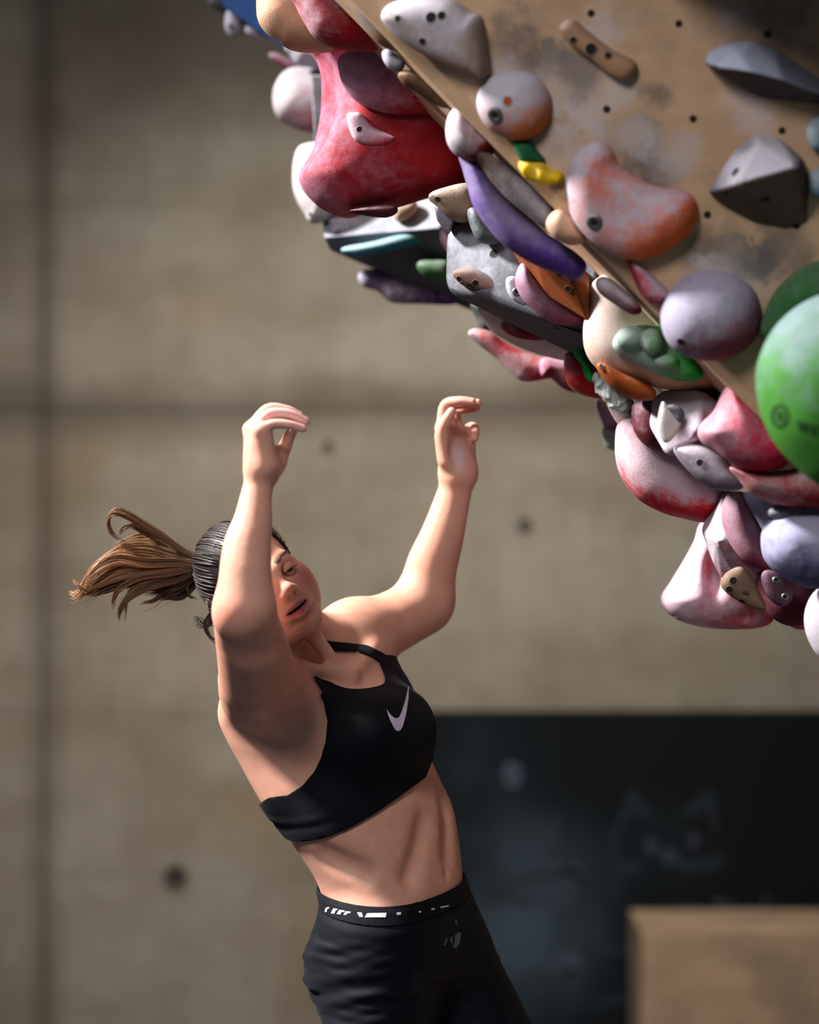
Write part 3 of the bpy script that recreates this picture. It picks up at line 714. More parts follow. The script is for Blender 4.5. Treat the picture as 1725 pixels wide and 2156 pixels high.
def poly_sd(pts, x, y):
    p = np.asarray(pts, float); n = len(p); d = np.full(x.shape, 1e18); s = np.ones(x.shape)
    for i in range(n):
        a = p[i]; b = p[i - 1]; e = b - a; wx = x - a[0]; wy = y - a[1]
        t = np.clip((wx * e[0] + wy * e[1]) / (e @ e + 1e-12), 0, 1)
        d = np.minimum(d, (wx - e[0] * t) ** 2 + (wy - e[1] * t) ** 2)
        c1 = y >= a[1]; c2 = y < b[1]; c3 = e[0] * wy > e[1] * wx
        s = np.where((c1 & c2 & c3) | (~c1 & ~c2 & ~c3), -s, s)
    return s * np.sqrt(d)
st_k = np.where(d1 > 0.03, -poly_sd(strap, bpx, bpy_) * 0.0008, -1.0)
keep = np.maximum(keep, st_k)
keep = np.minimum(keep, np.where(np.linalg.norm(base_v - pt(500, 1330, 5.65), axis=1) < 0.20, -1.0, 1.0))
keep = np.minimum(keep, np.where(d1 > 0.22, -1.0, 1.0))
vb, tb = clip_mesh(base_v + base_n * 0.0035, base_q, keep)
def tri_keep_main(v, t):
    par = np.arange(len(v))
    for _ in range(300):
        m = par[t].min(1); new = par.copy()
        for i in range(3): np.minimum.at(new, t[:, i], m)
        new = new[new]
        if (new == par).all(): break
        par = new
    lab, cnt = np.unique(par[t[:, 0]], return_counts=True); t = t[par[t[:, 0]] == lab[cnt.argmax()]]
    used, inv = np.unique(t, return_inverse=True); return v[used], inv.reshape(-1, 3)
vb, tb = tri_keep_main(vb, tb)
qb = vb - CT; hb = qb @ TA; sb = qb @ LT; db = qb @ TF
nb_ = vnormals(vb, tb)
hm = hb - (hc_[0] + hc_[1] * np.minimum(sb, .06) + hc_[2] * db + hc_[3] * db ** 2)
fold = np.sin(hm * 210 + 12 * db) * np.exp(-((hm - 0.030) / 0.018) ** 2) * np.clip((0.05 - db) / 0.05, 0, 1)
vb = vb + nb_ * (0.0012 * fold)[:, None]
bra = mesh_obj('sports_bra', vb, tb, black_knit, person); thicken(bra, 0.0022, 1.0)
# shorts
wp = np.array([(-.1357, 5.8879, .9496), (-.1116, 5.8619, .9446), (-.08, 5.8444, .9419), (-.0332, 5.8419, .9398), (.0137, 5.8692, .9438), (.0535, 5.9305, .9528), (.0779, 5.9809, .9657)])
wc, *_ = np.linalg.lstsq(np.c_[np.ones(7), wp[:, :2]], wp[:, 2], rcond=None)
wz = wc[0] + base_v[:, :2] @ wc[1:]
vs, ts = clip_mesh(base_v + base_n * 0.0045, base_q, np.minimum(wz + 0.004 - base_v[:, 2], base_v[:, 2] - 0.60))
ns = vnormals(vs, ts)
below = (wc[0] + vs[:, :2] @ wc[1:]) - vs[:, 2]
wr = np.zeros(len(vs))
for i in range(7):
    f = 120 + 40 * i; a = rng.uniform(-0.1, 0.45); ph = rng.uniform(0, 6)
    wr += np.sin(f * (vs[:, 2] - a * vs[:, 0] + 0.012 * np.sin(14 * vs[:, 0] + ph) + 0.006 * np.sin(33 * vs[:, 1] + i)) + ph) / (1 + 0.25 * i)
wr *= np.clip((below - 0.035) / 0.03, 0, 1) * (0.35 + 0.65 * np.clip((0.02 - vs[:, 0]) / 0.12, 0, 1))
vs = vs + ns * (0.0011 * wr + 0.002 * np.exp(-((below - 0.032) / 0.010) ** 2))[:, None]
shorts = mesh_obj('shorts', vs, ts, black_woven, person); thicken(shorts, 0.0015, 1.0)
_bo = 0.0020 + 0.0040 * np.clip((wz + 0.004 - base_v[:, 2]) / 0.006, 0, 1)
vw, tw = clip_mesh(base_v + base_n * _bo[:, None], base_q, np.minimum(wz + 0.006 - base_v[:, 2], base_v[:, 2] - (wz - 0.022)))
band_o = mesh_obj('waistband', vw, tw, black_knit, person); thicken(band_o, 0.002, 1.0)
# marks lying on the cloth
def decal(name, v, t, polys, mat, parent, off, base, sub=3):
    px = 862.5 + v[:, 0] / v[:, 1] * FPX; py = 1078 - (v[:, 2] - CZ) / v[:, 1] * FPX
    al = np.vstack([np.array(p) for p in polys]); lo = al.min(0) - 12; hi = al.max(0) + 12
    inb = (px > lo[0]) & (px < hi[0]) & (py > lo[1]) & (py < hi[1])
    n = vnormals(v, t); facing = (n * (v - np.array(CAMP))).sum(1) < 0
    tt = t[(inb & facing)[t].all(1)]
    for _ in range(sub):
        e = np.concatenate([tt[:, [0, 1]], tt[:, [1, 2]], tt[:, [2, 0]]]); e.sort(1)
        ue, inv = np.unique(e, axis=0, return_inverse=True); inv = inv.reshape(-1); m = len(tt)
        b0 = len(v); v = np.vstack([v, (v[ue[:, 0]] + v[ue[:, 1]]) / 2]); n = np.vstack([n, n[ue[:, 0]] + n[ue[:, 1]]])
        ab, bc, ca_ = b0 + inv[:m], b0 + inv[m:2 * m], b0 + inv[2 * m:]
        tt = np.concatenate([np.c_[tt[:, 0], ab, ca_], np.c_[tt[:, 1], bc, ab], np.c_[tt[:, 2], ca_, bc], np.c_[ab, bc, ca_]])
    n = n / (np.linalg.norm(n, axis=1, keepdims=True) + 1e-9)
    px = 862.5 + v[:, 0] / v[:, 1] * FPX; py = 1078 - (v[:, 2] - CZ) / v[:, 1] * FPX
    sd = np.full(len(v), 1e9)
    for p in polys: sd = np.minimum(sd, poly_sd(p, px, py))
    vd, td = clip_mesh(v + n * off, tt, -sd)
    return mesh_obj(name, vd, td, mat, parent)
lilac = plain('lilac_print', (196, 186, 208), 0.5); white_print = plain('white_print', (214, 210, 218), 0.5)
check = [(859.7, 1446), (859, 1469), (853, 1505), (845.5, 1531), (841, 1538), (836, 1540), (831, 1538), (826, 1530), (818.4, 1514), (812.3, 1494.5), (817, 1502), (822, 1508), (828, 1512.5), (833, 1514), (837, 1512.5), (840, 1509), (845.5, 1496), (853, 1472)]
sw = decal('tick_mark', vb, tb, [check], lilac, bra, 0.0030, 0); sw['label'] = 'pale lilac tick mark printed on the chest'
frag = [[(396, 595), (402, 572), (420, 566), (421, 575), (410, 579), (406, 597)], [(430, 604), (444, 575), (468, 578), (464, 586), (456, 588), (450, 606)],
        [(462, 608), (476, 584), (508, 588), (503, 597), (488, 596), (484, 610)], [(500, 612), (512, 592), (542, 595), (536, 603), (522, 603), (516, 613)],
        [(575, 598), (600, 600), (609, 625), (588, 624)], [(617, 627), (630, 604), (738, 602), (733, 627)], [(793, 600), (818, 598), (816, 612), (795, 614)],
        [(915, 592), (929, 590), (927, 600), (916, 601)], [(985, 577), (1006, 573), (1004, 582), (987, 586)], [(1035, 566), (1085, 555), (1083, 563), (1040, 575)]]
frag = [[(540 + x / 2.695, 1700 + y / 2.695) for x, y in p] for p in frag]
for fr in frag: decal('letter_fragment', vw, tw, [fr], white_print, band_o, 0.0030, 0)
smear = [[(960 + dx, 1968 + dy) for dx, dy in p] for p in ([(-28, 22), (-22, 8), (-18, 6), (-24, 24)], [(-4, 2), (4, -6), (10, -2), (6, 18), (-2, 30), (-10, 24), (-4, 16)], [(-14, 8), (-10, 4), (-8, 14), (-12, 20)], [(-4, -32), (0, -32), (2, -22), (-1, -20)])]
chalkm = plain('hand_chalk', (92, 92, 104), 0.95)
decal('chalk_smear', vs, ts, smear, chalkm, shorts, 0.0018, 0)['label'] = 'faint chalk smears on the thigh'

# ------------------------------------------------------------------ eyes, teeth, nails
def tinted(o, c):
    a = o.data.color_attributes.new('tint', 'FLOAT_COLOR', 'POINT')
    cc = np.asarray(c, float)
    if cc.ndim == 1: cc = np.tile(cc, (len(o.data.vertices), 1))
    a.data.foreach_set('color', np.hstack([cc[:, :3], np.ones((len(cc), 1))]).astype(np.float32).ravel())
tint_wet, nt, b = new_mat('eye_surface', 0.08, 0.5); aa = N(nt, 'ShaderNodeAttribute'); aa.attribute_name = 'tint'; nt.links.new(aa.outputs['Color'], b.inputs['Base Color'])
tint_hair, nt, b = new_mat('hair', 0.50, 0.35); aa = N(nt, 'ShaderNodeAttribute'); aa.attribute_name = 'tint'; nt.links.new(aa.outputs['Color'], b.inputs['Base Color'])
def patch(c, r, la0, la1, az, n=18, m=10, fn=None):
    V, F = [], []
    for i in range(m + 1):
        for j in range(n + 1):
            a = math.radians(-az + 2 * az * j / n); x = j / n * 2 - 1
            l0, l1 = (fn(x) if fn else (la0, la1)); la = math.radians(l0 + (l1 - l0) * i / m)
            V.append(c + r * (math.cos(la) * math.sin(a) * hl + math.sin(la) * hu + math.cos(la) * math.cos(a) * hf))
    for i in range(m):
        for j in range(n): F.append((i * (n + 1) + j, i * (n + 1) + j + 1, (i + 1) * (n + 1) + j + 1, (i + 1) * (n + 1) + j))
    return V, F
skin_c = np.array(lin((198, 140, 116))[:3]); gaze = unit(-0.05 * hl - 0.24 * hu + 0.95 * hf)
for s, e in zip((-1, 1), EYE):
    V, F = patch(e, 0.0122, -89, 89, 179, 48, 32); V = np.array(V)
    ang = np.degrees(np.arccos(np.clip(((V - e) / 0.0122) @ gaze, -1, 1)))
    cc = np.where((ang < 14)[:, None], np.array(lin((6, 5, 5))[:3]), np.where((ang < 29)[:, None], np.array(lin((64, 42, 28))[:3]), np.array(lin((200, 186, 180))[:3])))
    eo = mesh_obj('eye', V, F, tint_wet, person); tinted(eo, cc)
    V, F = patch(e, 0.0136, 0, 0, 66, fn=lambda x: (4 - 13 * x * x, 86)); lo_ = mesh_obj('eyelid', V, F, skin, person); tinted(lo_, skin_c); thicken(lo_, 0.0012, -1)
    V, F = patch(e, 0.0134, 0, 0, 66, fn=lambda x: (-84, -19 + 12 * x * x)); l2 = mesh_obj('eyelid', V, F, skin, person); tinted(l2, skin_c); thicken(l2, 0.0012, -1)
    cv = []
    for j in range(26):
        x = -1 + 2 * j / 25; a = math.radians(60 * x); la = math.radians(3 - 12 * x * x)
        dd = math.cos(la) * math.sin(a) * hl + math.sin(la) * hu + math.cos(la) * math.cos(a) * hf
        p0 = e + 0.0138 * dd; cv.append((np.array([p0, p0 + 0.0020 * dd - 0.0008 * hu, p0 + 0.0036 * dd - 0.0002 * hu + 0.0006 * x * hl]), [0.0005, 0.0004, 0.00015]))
    el = tubes('eyelashes', cv, tint_hair, person, 4); tinted(el, lin((26, 18, 16))[:3])
    cv = []
    for j in range(90):
        x = rng.uniform(0, 1); p0 = H(s * (0.012 + 0.038 * x), 0.0205 + 0.0045 * math.sin(x * 2.6) + rng.uniform(-.0024, .0024) * (1 - 0.6 * x), 0.10)
        hh_ = BT.ray_cast(Vector(p0 + 0.03 * hf), Vector(-hf))
        if hh_[0] is None: continue
        p0 = np.array(hh_[0]); tip = p0 + s * 0.0065 * hl + 0.0014 * (1 - 2 * x) * hu - 0.0030 * x * hf + 0.0008 * hf
        cv.append((np.array([p0 - 0.0003 * hf, (p0 + tip) / 2 + 0.0009 * hf, tip]), [0.00045, 0.0004, 0.00015]))
    eb = tubes('eyebrow', cv, tint_hair, person, 4); tinted(eb, lin((70, 48, 38))[:3])
bm = bmesh.new()
for j in range(8):
    x = (j - 3.5) * 0.0046; bmesh.ops.create_cube(bm, size=1, matrix=Matrix.Translation(Vector((H(x, -0.0632 * FS, 0.0925 - 11 * x * x)))) @ Matrix((Vector(hl), Vector(hu), Vector(hf))).transposed().to_4x4() @ Matrix.Diagonal((0.0043, 0.0052, 0.004, 1)))
bmesh.ops.bevel(bm, geom=bm.edges[:], offset=0.0008, segments=2, affect='EDGES')
from_bm('teeth', bm, plain('tooth_enamel', (205, 190, 178), 0.25, 0.5), person, True)
nail_m = plain('fingernail', (228, 182, 178), 0.3, 0.5)
def nail(a, b_, n, w):
    a = pt(*a); b_ = pt(*b_); ax = unit(b_ - a); n = np.array(n, float); n = unit(n - ax * (n @ ax)); si = np.cross(ax, n)
    bm = bmesh.new(); bmesh.ops.create_uvsphere(bm, u_segments=12, v_segments=8, radius=1)
    c = a + (b_ - a) * 0.86 + n * w * 0.62
    for v in bm.verts: v.co = Vector((c + v.co.x * ax * w * 0.80 + v.co.y * si * w * 0.68 + v.co.z * n * w * 0.34).tolist())
    from_bm('fingernail', bm, nail_m, person, True)
for a, b_, n, w in (((608, 894, 5.628), (638, 902, 5.632), (0.1, -0.5, 1), .0062), ((608, 871, 5.648), (644, 887, 5.650), (0.2, -0.3, 1), .0066), ((603, 863, 5.67), (631, 875, 5.672), (0.3, -0.2, 1), .0066),
                    ((598, 868, 5.694), (622, 886, 5.694), (0.3, 0, 1), .0064), ((608, 922, 5.698), (617, 905, 5.688), (1, 0.4, -0.3), .008), ((938, 888, 6.154), (951, 867, 6.150), (1, -0.55, -0.3), .0085),
                    ((966, 844, 6.17), (995, 846, 6.165), (0.1, 0.2, 1), .0072), ((980, 851, 6.196), (1006, 848, 6.19), (0.1, 0.2, 1), .007), ((985, 862, 6.216), (1003, 860, 6.206), (0.1, 0.2, 1), .0068), ((1001, 906, 6.232), (999, 921, 6.214), (1, 0.3, -0.1), .0076)):
    nail(a, b_, n, w)

# ------------------------------------------------------------------ hair
lh = (base_v - HO) @ HR.T
edge_u = np.interp(lh[:, 2], [-0.10, -0.055, -0.03, 0.0, 0.02, 0.036, 0.050, 0.064, 0.080], [-0.076, -0.066, -0.030, 0.006, 0.006, 0.040, 0.066, 0.084, 0.098])
hs = lh[:, 1] - edge_u; hs = np.where(np.abs(lh).max(1) < 0.14, hs, -1)
vh, thh = clip_mesh(base_v + base_n * 0.0060, base_q, hs); vh, thh = tri_keep_main(vh, thh)
hair_dark = np.array(lin((40, 32, 31))[:3]); capo = mesh_obj('hair_cap', vh, thh, tint_hair, person); tinted(capo, hair_dark * 0.4); thicken(capo, 0.006, -1)
SC_, SRD = np.array([0, 0.022, -0.010]), np.array([0.073, 0.088, 0.094]) + 0.0065
TIE = np.array([0, 0.052, -0.118]); tdir = unit((TIE - SC_) / SRD)
line = spline([(0, .098, .050), (.030, .090, .048), (.052, .072, .042), (.064, .046, .030), (.068, .016, .020), (.070, .016, .0), (.069, -.010, -.030), (.060, -.045, -.045), (.038, -.064, -.058), (0, -.070, -.064)], 64)
cv, cols = [], []
def on_scalp(L):
    """lift a head-local point onto the real scalp"""
    dirv = L - SC_; w0 = H(*SC_) ; far = H(*(SC_ + dirv / np.linalg.norm(dirv) * 0.2)); h_ = BT.ray_cast(Vector(far), Vector(w0 - far))
    return np.array(h_[0]) if h_[0] is not None else H(*L)
for s in (-1, 1):
    for k in range(330):
        st = line[min(63, int(rng.uniform(0, 64)))] * np.array([s, 1, 1]); d0 = unit((st - SC_) / SRD); pts = []; n = 12; start = rng.uniform(0, 0.35) if k % 3 == 0 else 0.0
        om = math.acos(np.clip(d0 @ tdir, -1, 1)); jit = rng.normal(0, 0.028, 3)
        for i in range(n):
            t = start + (1 - start) * i / (n - 1); dv = (math.sin((1 - t) * om) * d0 + math.sin(t * om) * tdir) / math.sin(om) + jit * math.sin(t * 3.14)
            w = on_scalp(SC_ + SRD * dv); c0 = H(*SC_); r_ = w - c0
            pts.append(w + unit(r_) * (0.0050 + 0.0022 * math.sin(k * 1.7) + 0.0008 * math.sin(9 * t + k)))
        pts[-1] = H(*(TIE * np.array([1, 1, 0.97]) + np.array([rng.normal(0, .006), rng.normal(0, .006), 0])))
        r0 = rng.uniform(0.0006, 0.0017); cv.append((np.array(pts), [r0 * (0.5 if i == 0 else 1) for i in range(n)])); cols += [hair_dark * rng.uniform(0.4, 2.2)] * (n * 5)
so = tubes('slicked_hair', cv, tint_hair, person, 5); tinted(so, np.array(cols)); so['label'] = 'dark hair slicked back to the hair tie'
TW = H(*TIE); tp = PX(TW); print('tie px', tp)
ty = TW[1]
bm = bmesh.new(); ax_t = unit(nv(P(tp[0] - 30, tp[1], ty)) - TW)
b1 = unit(np.cross(ax_t, [0, 1, 0])); b2 = np.cross(ax_t, b1); V, F = [], []
for i in range(24):
    for j in range(8):
        a = 2 * math.pi * i / 24; c = 2 * math.pi * j / 8; rr = 0.0175 + 0.0048 * math.cos(c)
        V.append(TW + (b1 * math.cos(a) + b2 * math.sin(a)) * rr + ax_t * 0.0055 * math.sin(c)); F.append((i * 8 + j, (i + 1) % 24 * 8 + j, (i + 1) % 24 * 8 + (j + 1) % 8, i * 8 + (j + 1) % 8))
mesh_obj('hair_tie', V, F, plain('hair_tie_elastic', (16, 15, 17), 0.8), person)
T = (tp[0], tp[1])
GU = [([T, (404, 1226), (384, 1242), (356, 1250), (328, 1252)], .014, 90, 0.05, .008),
      ([T, (395, 1200), (365, 1222), (350, 1236), (340, 1246)], .016, 90, 0.04, .012),
      ([T, (385, 1160), (340, 1128), (300, 1103), (262, 1081), (240, 1078), (229, 1092), (232, 1115), (246, 1132), (264, 1138)], .0065, 34, 0.45, -.01),
      ([T, (380, 1165), (335, 1138), (300, 1118), (276, 1106), (258, 1114), (253, 1127)], .005, 24, 0.45, .0),
      ([T, (375, 1163), (325, 1140), (290, 1138), (262, 1146), (240, 1152)], .012, 70, 0.6, .015),
      ([T, (370, 1168), (315, 1152), (268, 1157), (226, 1177), (190, 1206), (168, 1240)], .013, 120, 0.75, .0),
      ([T, (370, 1180), (310, 1180), (255, 1172), (215, 1190), (184, 1222), (164, 1252), (148, 1248)], .011, 120, 1.0, -.012),
      ([T, (370, 1190), (312, 1196), (260, 1200), (220, 1222), (186, 1246), (160, 1258)], .012, 110, 0.85, .0),
      ([T, (375, 1202), (320, 1208), (270, 1220), (225, 1238), (184, 1252)], .013, 130, 0.35, .01),
      ([T, (380, 1215), (335, 1226), (300, 1238), (270, 1258), (254, 1282), (250, 1304)], .008, 80, 0.3, -.01),
      ([T, (375, 1222), (325, 1226), (285, 1236), (268, 1262), (262, 1308)], .006, 50, 0.3, -.005),
      ([T, (395, 1215), (362, 1230), (335, 1240), (305, 1245)], .013, 90, 0.1, .012),
      ([T, (395, 1228), (350, 1246), (322, 1266), (296, 1270)], .005, 40, 0.2, .0),
      ([T, (398, 1212), (372, 1228), (352, 1240), (345, 1248)], .013, 70, 0.05, .006),
      ([T, (404, 1222), (396, 1242), (400, 1255), (415, 1259)], .004, 20, 0.1, -.008),
      ([T, (365, 1205), (300, 1213), (255, 1236), (240, 1258), (238, 1278)], .006, 50, 0.5, -.016),
      ([T, (365, 1198), (300, 1206), (235, 1222), (190, 1240), (168, 1232), (155, 1222)], .005, 36, 0.7, -.014)]
cv, cols = [], []
for g, r, n_, gold, dy in GU:
    base = []
    for i, gg in enumerate(g): base.append(nv(P(gg[0], gg[1], ty + dy * min(1, i / 2) + 0.010 * math.sin(i))))
    m = 20; cl = spline(base, m); tt = np.linspace(0, 1, m)
    prof = (0.75 + 0.6 * np.sin(np.clip(tt * 1.35, 0, 1) * 2.6)) * (1 - 0.55 * tt ** 2)
    for k in range(n_):
        a = rng.uniform(0, 2 * math.pi); rr = r * math.sqrt(rng.uniform(0, 1)); off = np.array([0.4 * math.cos(a), 0.9 * math.sin(a + 1), math.sin(a)]) * rr
        w1, w2 = rng.uniform(2, 7, 2); ph = rng.uniform(0, 6); wav = 0.0022 * np.stack([np.sin(w1 * tt + ph), np.sin(w2 * tt), np.cos(w2 * tt + ph)], 1) * tt[:, None]
        L_ = rng.uniform(0.72, 1.03); ii = np.interp(np.linspace(0, min(L_, 1), m), tt, np.arange(m)); p = np.stack([np.interp(ii, np.arange(m), (cl + off * prof[:, None] + wav)[:, q_]) for q_ in range(3)], 1)
        stray = k % 11 == 0
        if stray: p = p + np.array([0, 0, 1]) * (rng.normal(0, 0.014) * tt ** 1.5)[:, None]
        r0 = rng.uniform(0.00045, 0.0010) * (0.5 if stray else 1)
        cv.append((p, r0 * (1.05 - 0.8 * tt ** 3)))
        c0 = np.array(lin((30, 20, 17))[:3]); c1 = np.array(lin((178, 130, 88))[:3]); gk = np.clip(gold * rng.uniform(0.25, 1.25), 0, 1)
        for i in range(m):
            w = gk * min(1, 0.25 + 1.1 * tt[i]); cols += [(c0 * (1 - w) + c1 * w)] * 4
pony = tubes('ponytail', cv, tint_hair, person, 4); tinted(pony, np.array(cols)); pony['label'] = 'brown ponytail with golden ends flying back'
cv, cols = [], []
for k in range(34):   # loose hair at the nape and over the forehead
    x0 = rng.uniform(-5, 5); g = [(448 + x0, 1295 + rng.uniform(-25, 25)), (440 + x0, 1318), (424 + x0 + rng.uniform(-6, 6), 1310 + rng.uniform(-12, 12)), (408 + rng.uniform(-4, 8), 1298 + rng.uniform(-8, 20))] if k % 2 else [(445 + x0, 1290), (432 + x0, 1312), (440 + x0, 1338), (456 + rng.uniform(-4, 4), 1352 + rng.uniform(-6, 6))]
    p = spline([nv(P(a, b_, ty - 0.02)) for a, b_ in g], 12); cv.append((p, np.linspace(0.0007, 0.0002, 12))); cols += [np.array(lin((34, 24, 22))[:3])] * 48
for k in range(14):
    st = np.array([0.036 + 0.02 * rng.uniform(), 0.084 - 0.02 * rng.uniform(), 0.052]); a = on_scalp(st); p = spline([a + 0.003 * hu, a + 0.012 * hl + 0.004 * hu + 0.004 * hf, a + 0.020 * hl - rng.uniform(0.004, 0.03) * hu + 0.002 * hf, a + 0.021 * hl - rng.uniform(0.02, 0.05) * hu - 0.004 * hf], 10)
    cv.append((p, np.linspace(0.0004, 0.00015, 10))); cols += [np.array(lin((60, 42, 32))[:3])] * 40
lo2 = tubes('loose_hair', cv, tint_hair, person, 4); tinted(lo2, np.array(cols))

# ------------------------------------------------------------------ shoes (just below the frame)
for (a, fx) in ((AR, unit((0.8, -0.5, 0))), (AL, unit((0.85, -0.4, 0)))):
    sh = Sdf(); a0 = np.array([a[0], a[1], 0.0])
    sh.cone(a0 - fx * 0.045 + UP * 0.040, a0 + fx * 0.155 + UP * 0.026, 0.038, 0.026, 0.02, flat=(UP, 1.0)); sh.cone(a0 - fx * 0.03 + UP * 0.05, a0 - fx * 0.02 + UP * 0.095, 0.042, 0.044, 0.03)
    lo_, hi_ = sh.bounds(); sv, sq = extract(sh.ev, lo_, hi_, 0.006); sv[:, 2] = np.maximum(sv[:, 2], 0.0)
    mesh_obj('climbing_shoe', sv, sq, plain('shoe_suede', (40, 42, 50), 0.8), person)
for o_ in person.children:
    if o_.name.split('.')[0] in ('loose_hair', 'ponytail', 'slicked_hair', 'eyelashes', 'eyebrow'): o_['kind'] = 'stuff'
tag(person, 'woman in black sports bra and shorts, arms raised, ponytail flying, beside the climbing wall', 'person')
# ------------------------------------------------------------------ climbing holds
def dense_nets(val, lo, h):
    s = val < 0; n = np.array(val.shape)
    c = [val[i:n[0] - 1 + i, j:n[1] - 1 + j, k:n[2] - 1 + k] for i, j, k in CORN]
    cnt = sum((x < 0).astype(np.int8) for x in c); on = (cnt > 0) & (cnt < 8)
    cells = np.argwhere(on); cv = np.stack([x[on] for x in c], 1)
    acc = np.zeros((len(cells), 3)); ct = np.zeros(len(cells))
    for a, b in EDG:
        x = (cv[:, a] < 0) != (cv[:, b] < 0); t = np.where(x, cv[:, a] / np.where(x, cv[:, a] - cv[:, b], 1), 0)
        acc += np.where(x[:, None], CORN[a] + t[:, None] * (CORN[b] - CORN[a]), 0); ct += x
    V = lo + (cells + acc / ct[:, None]) * h
    vid = np.full(val.shape, -1); vid[tuple(cells.T)] = np.arange(len(cells)); Q = []
    for ax, (u, v) in ((0, (1, 2)), (1, (2, 0)), (2, (0, 1))):
        e1 = [i for i, cc in enumerate(CORN) if cc.sum() == 1 and cc[ax] == 1][0]
        w = np.nonzero((cv[:, 0] < 0) != (cv[:, e1] < 0))[0]; du = np.zeros(3, int); du[u] = 1; dv = np.zeros(3, int); dv[v] = 1; q = cells[w]
        w = w[(q - du - dv >= 0).all(1)]; q = cells[w]
        idx = np.stack([vid[tuple((q - o).T)] for o in (0 * du, du, du + dv, dv)], 1); ok = (idx >= 0).all(1); idx = idx[ok]
        f = cv[w, 0][ok] > 0; idx[f] = idx[f][:, ::-1]; Q.append(idx)
    return V, np.concatenate(Q)
def relax(V, Q, n=2, w=0.5):
    for _ in range(n):
        acc = np.zeros_like(V); cnt = np.zeros(len(V))
        for i in range(4):
            for j in (1, 3): np.add.at(acc, Q[:, i], V[Q[:, (i + j) % 4]]); np.add.at(cnt, Q[:, i], 1)
        V = V * (1 - w) + w * acc / np.maximum(cnt, 1)[:, None]
    return V
def closed(pts, n=72):
    p = np.array(pts, float); m = len(p); out = []
    for x in np.linspace(0, m, n, endpoint=False):
        i = int(x); t = x - i; a, b, c, d = p[(i - 1) % m], p[i], p[(i + 1) % m], p[(i + 2) % m]
        out.append(0.5 * (2 * b + (c - a) * t + (2 * a - 5 * b + 4 * c - d) * t * t + (3 * b - a - 3 * c + d) * t ** 3))
    return np.array(out)
HOLDS = {}
def frame_of(Y, yaw=0.0, pitch=0.0):
    n = Vector((math.sin(math.radians(yaw)), -math.cos(math.radians(yaw)), 0)); n = (Matrix.Rotation(math.radians(pitch), 3, 'X') @ n).normalized()
    e1 = Vector((0, 0, 1)).cross(n) * -1; e1 = n.cross(Vector((0, 0, 1))).normalized() * -1
    e1 = Vector((0, 0, 1)).cross(-n).normalized() * -1
    if e1.x < 0: e1 = -e1
    return e1, n
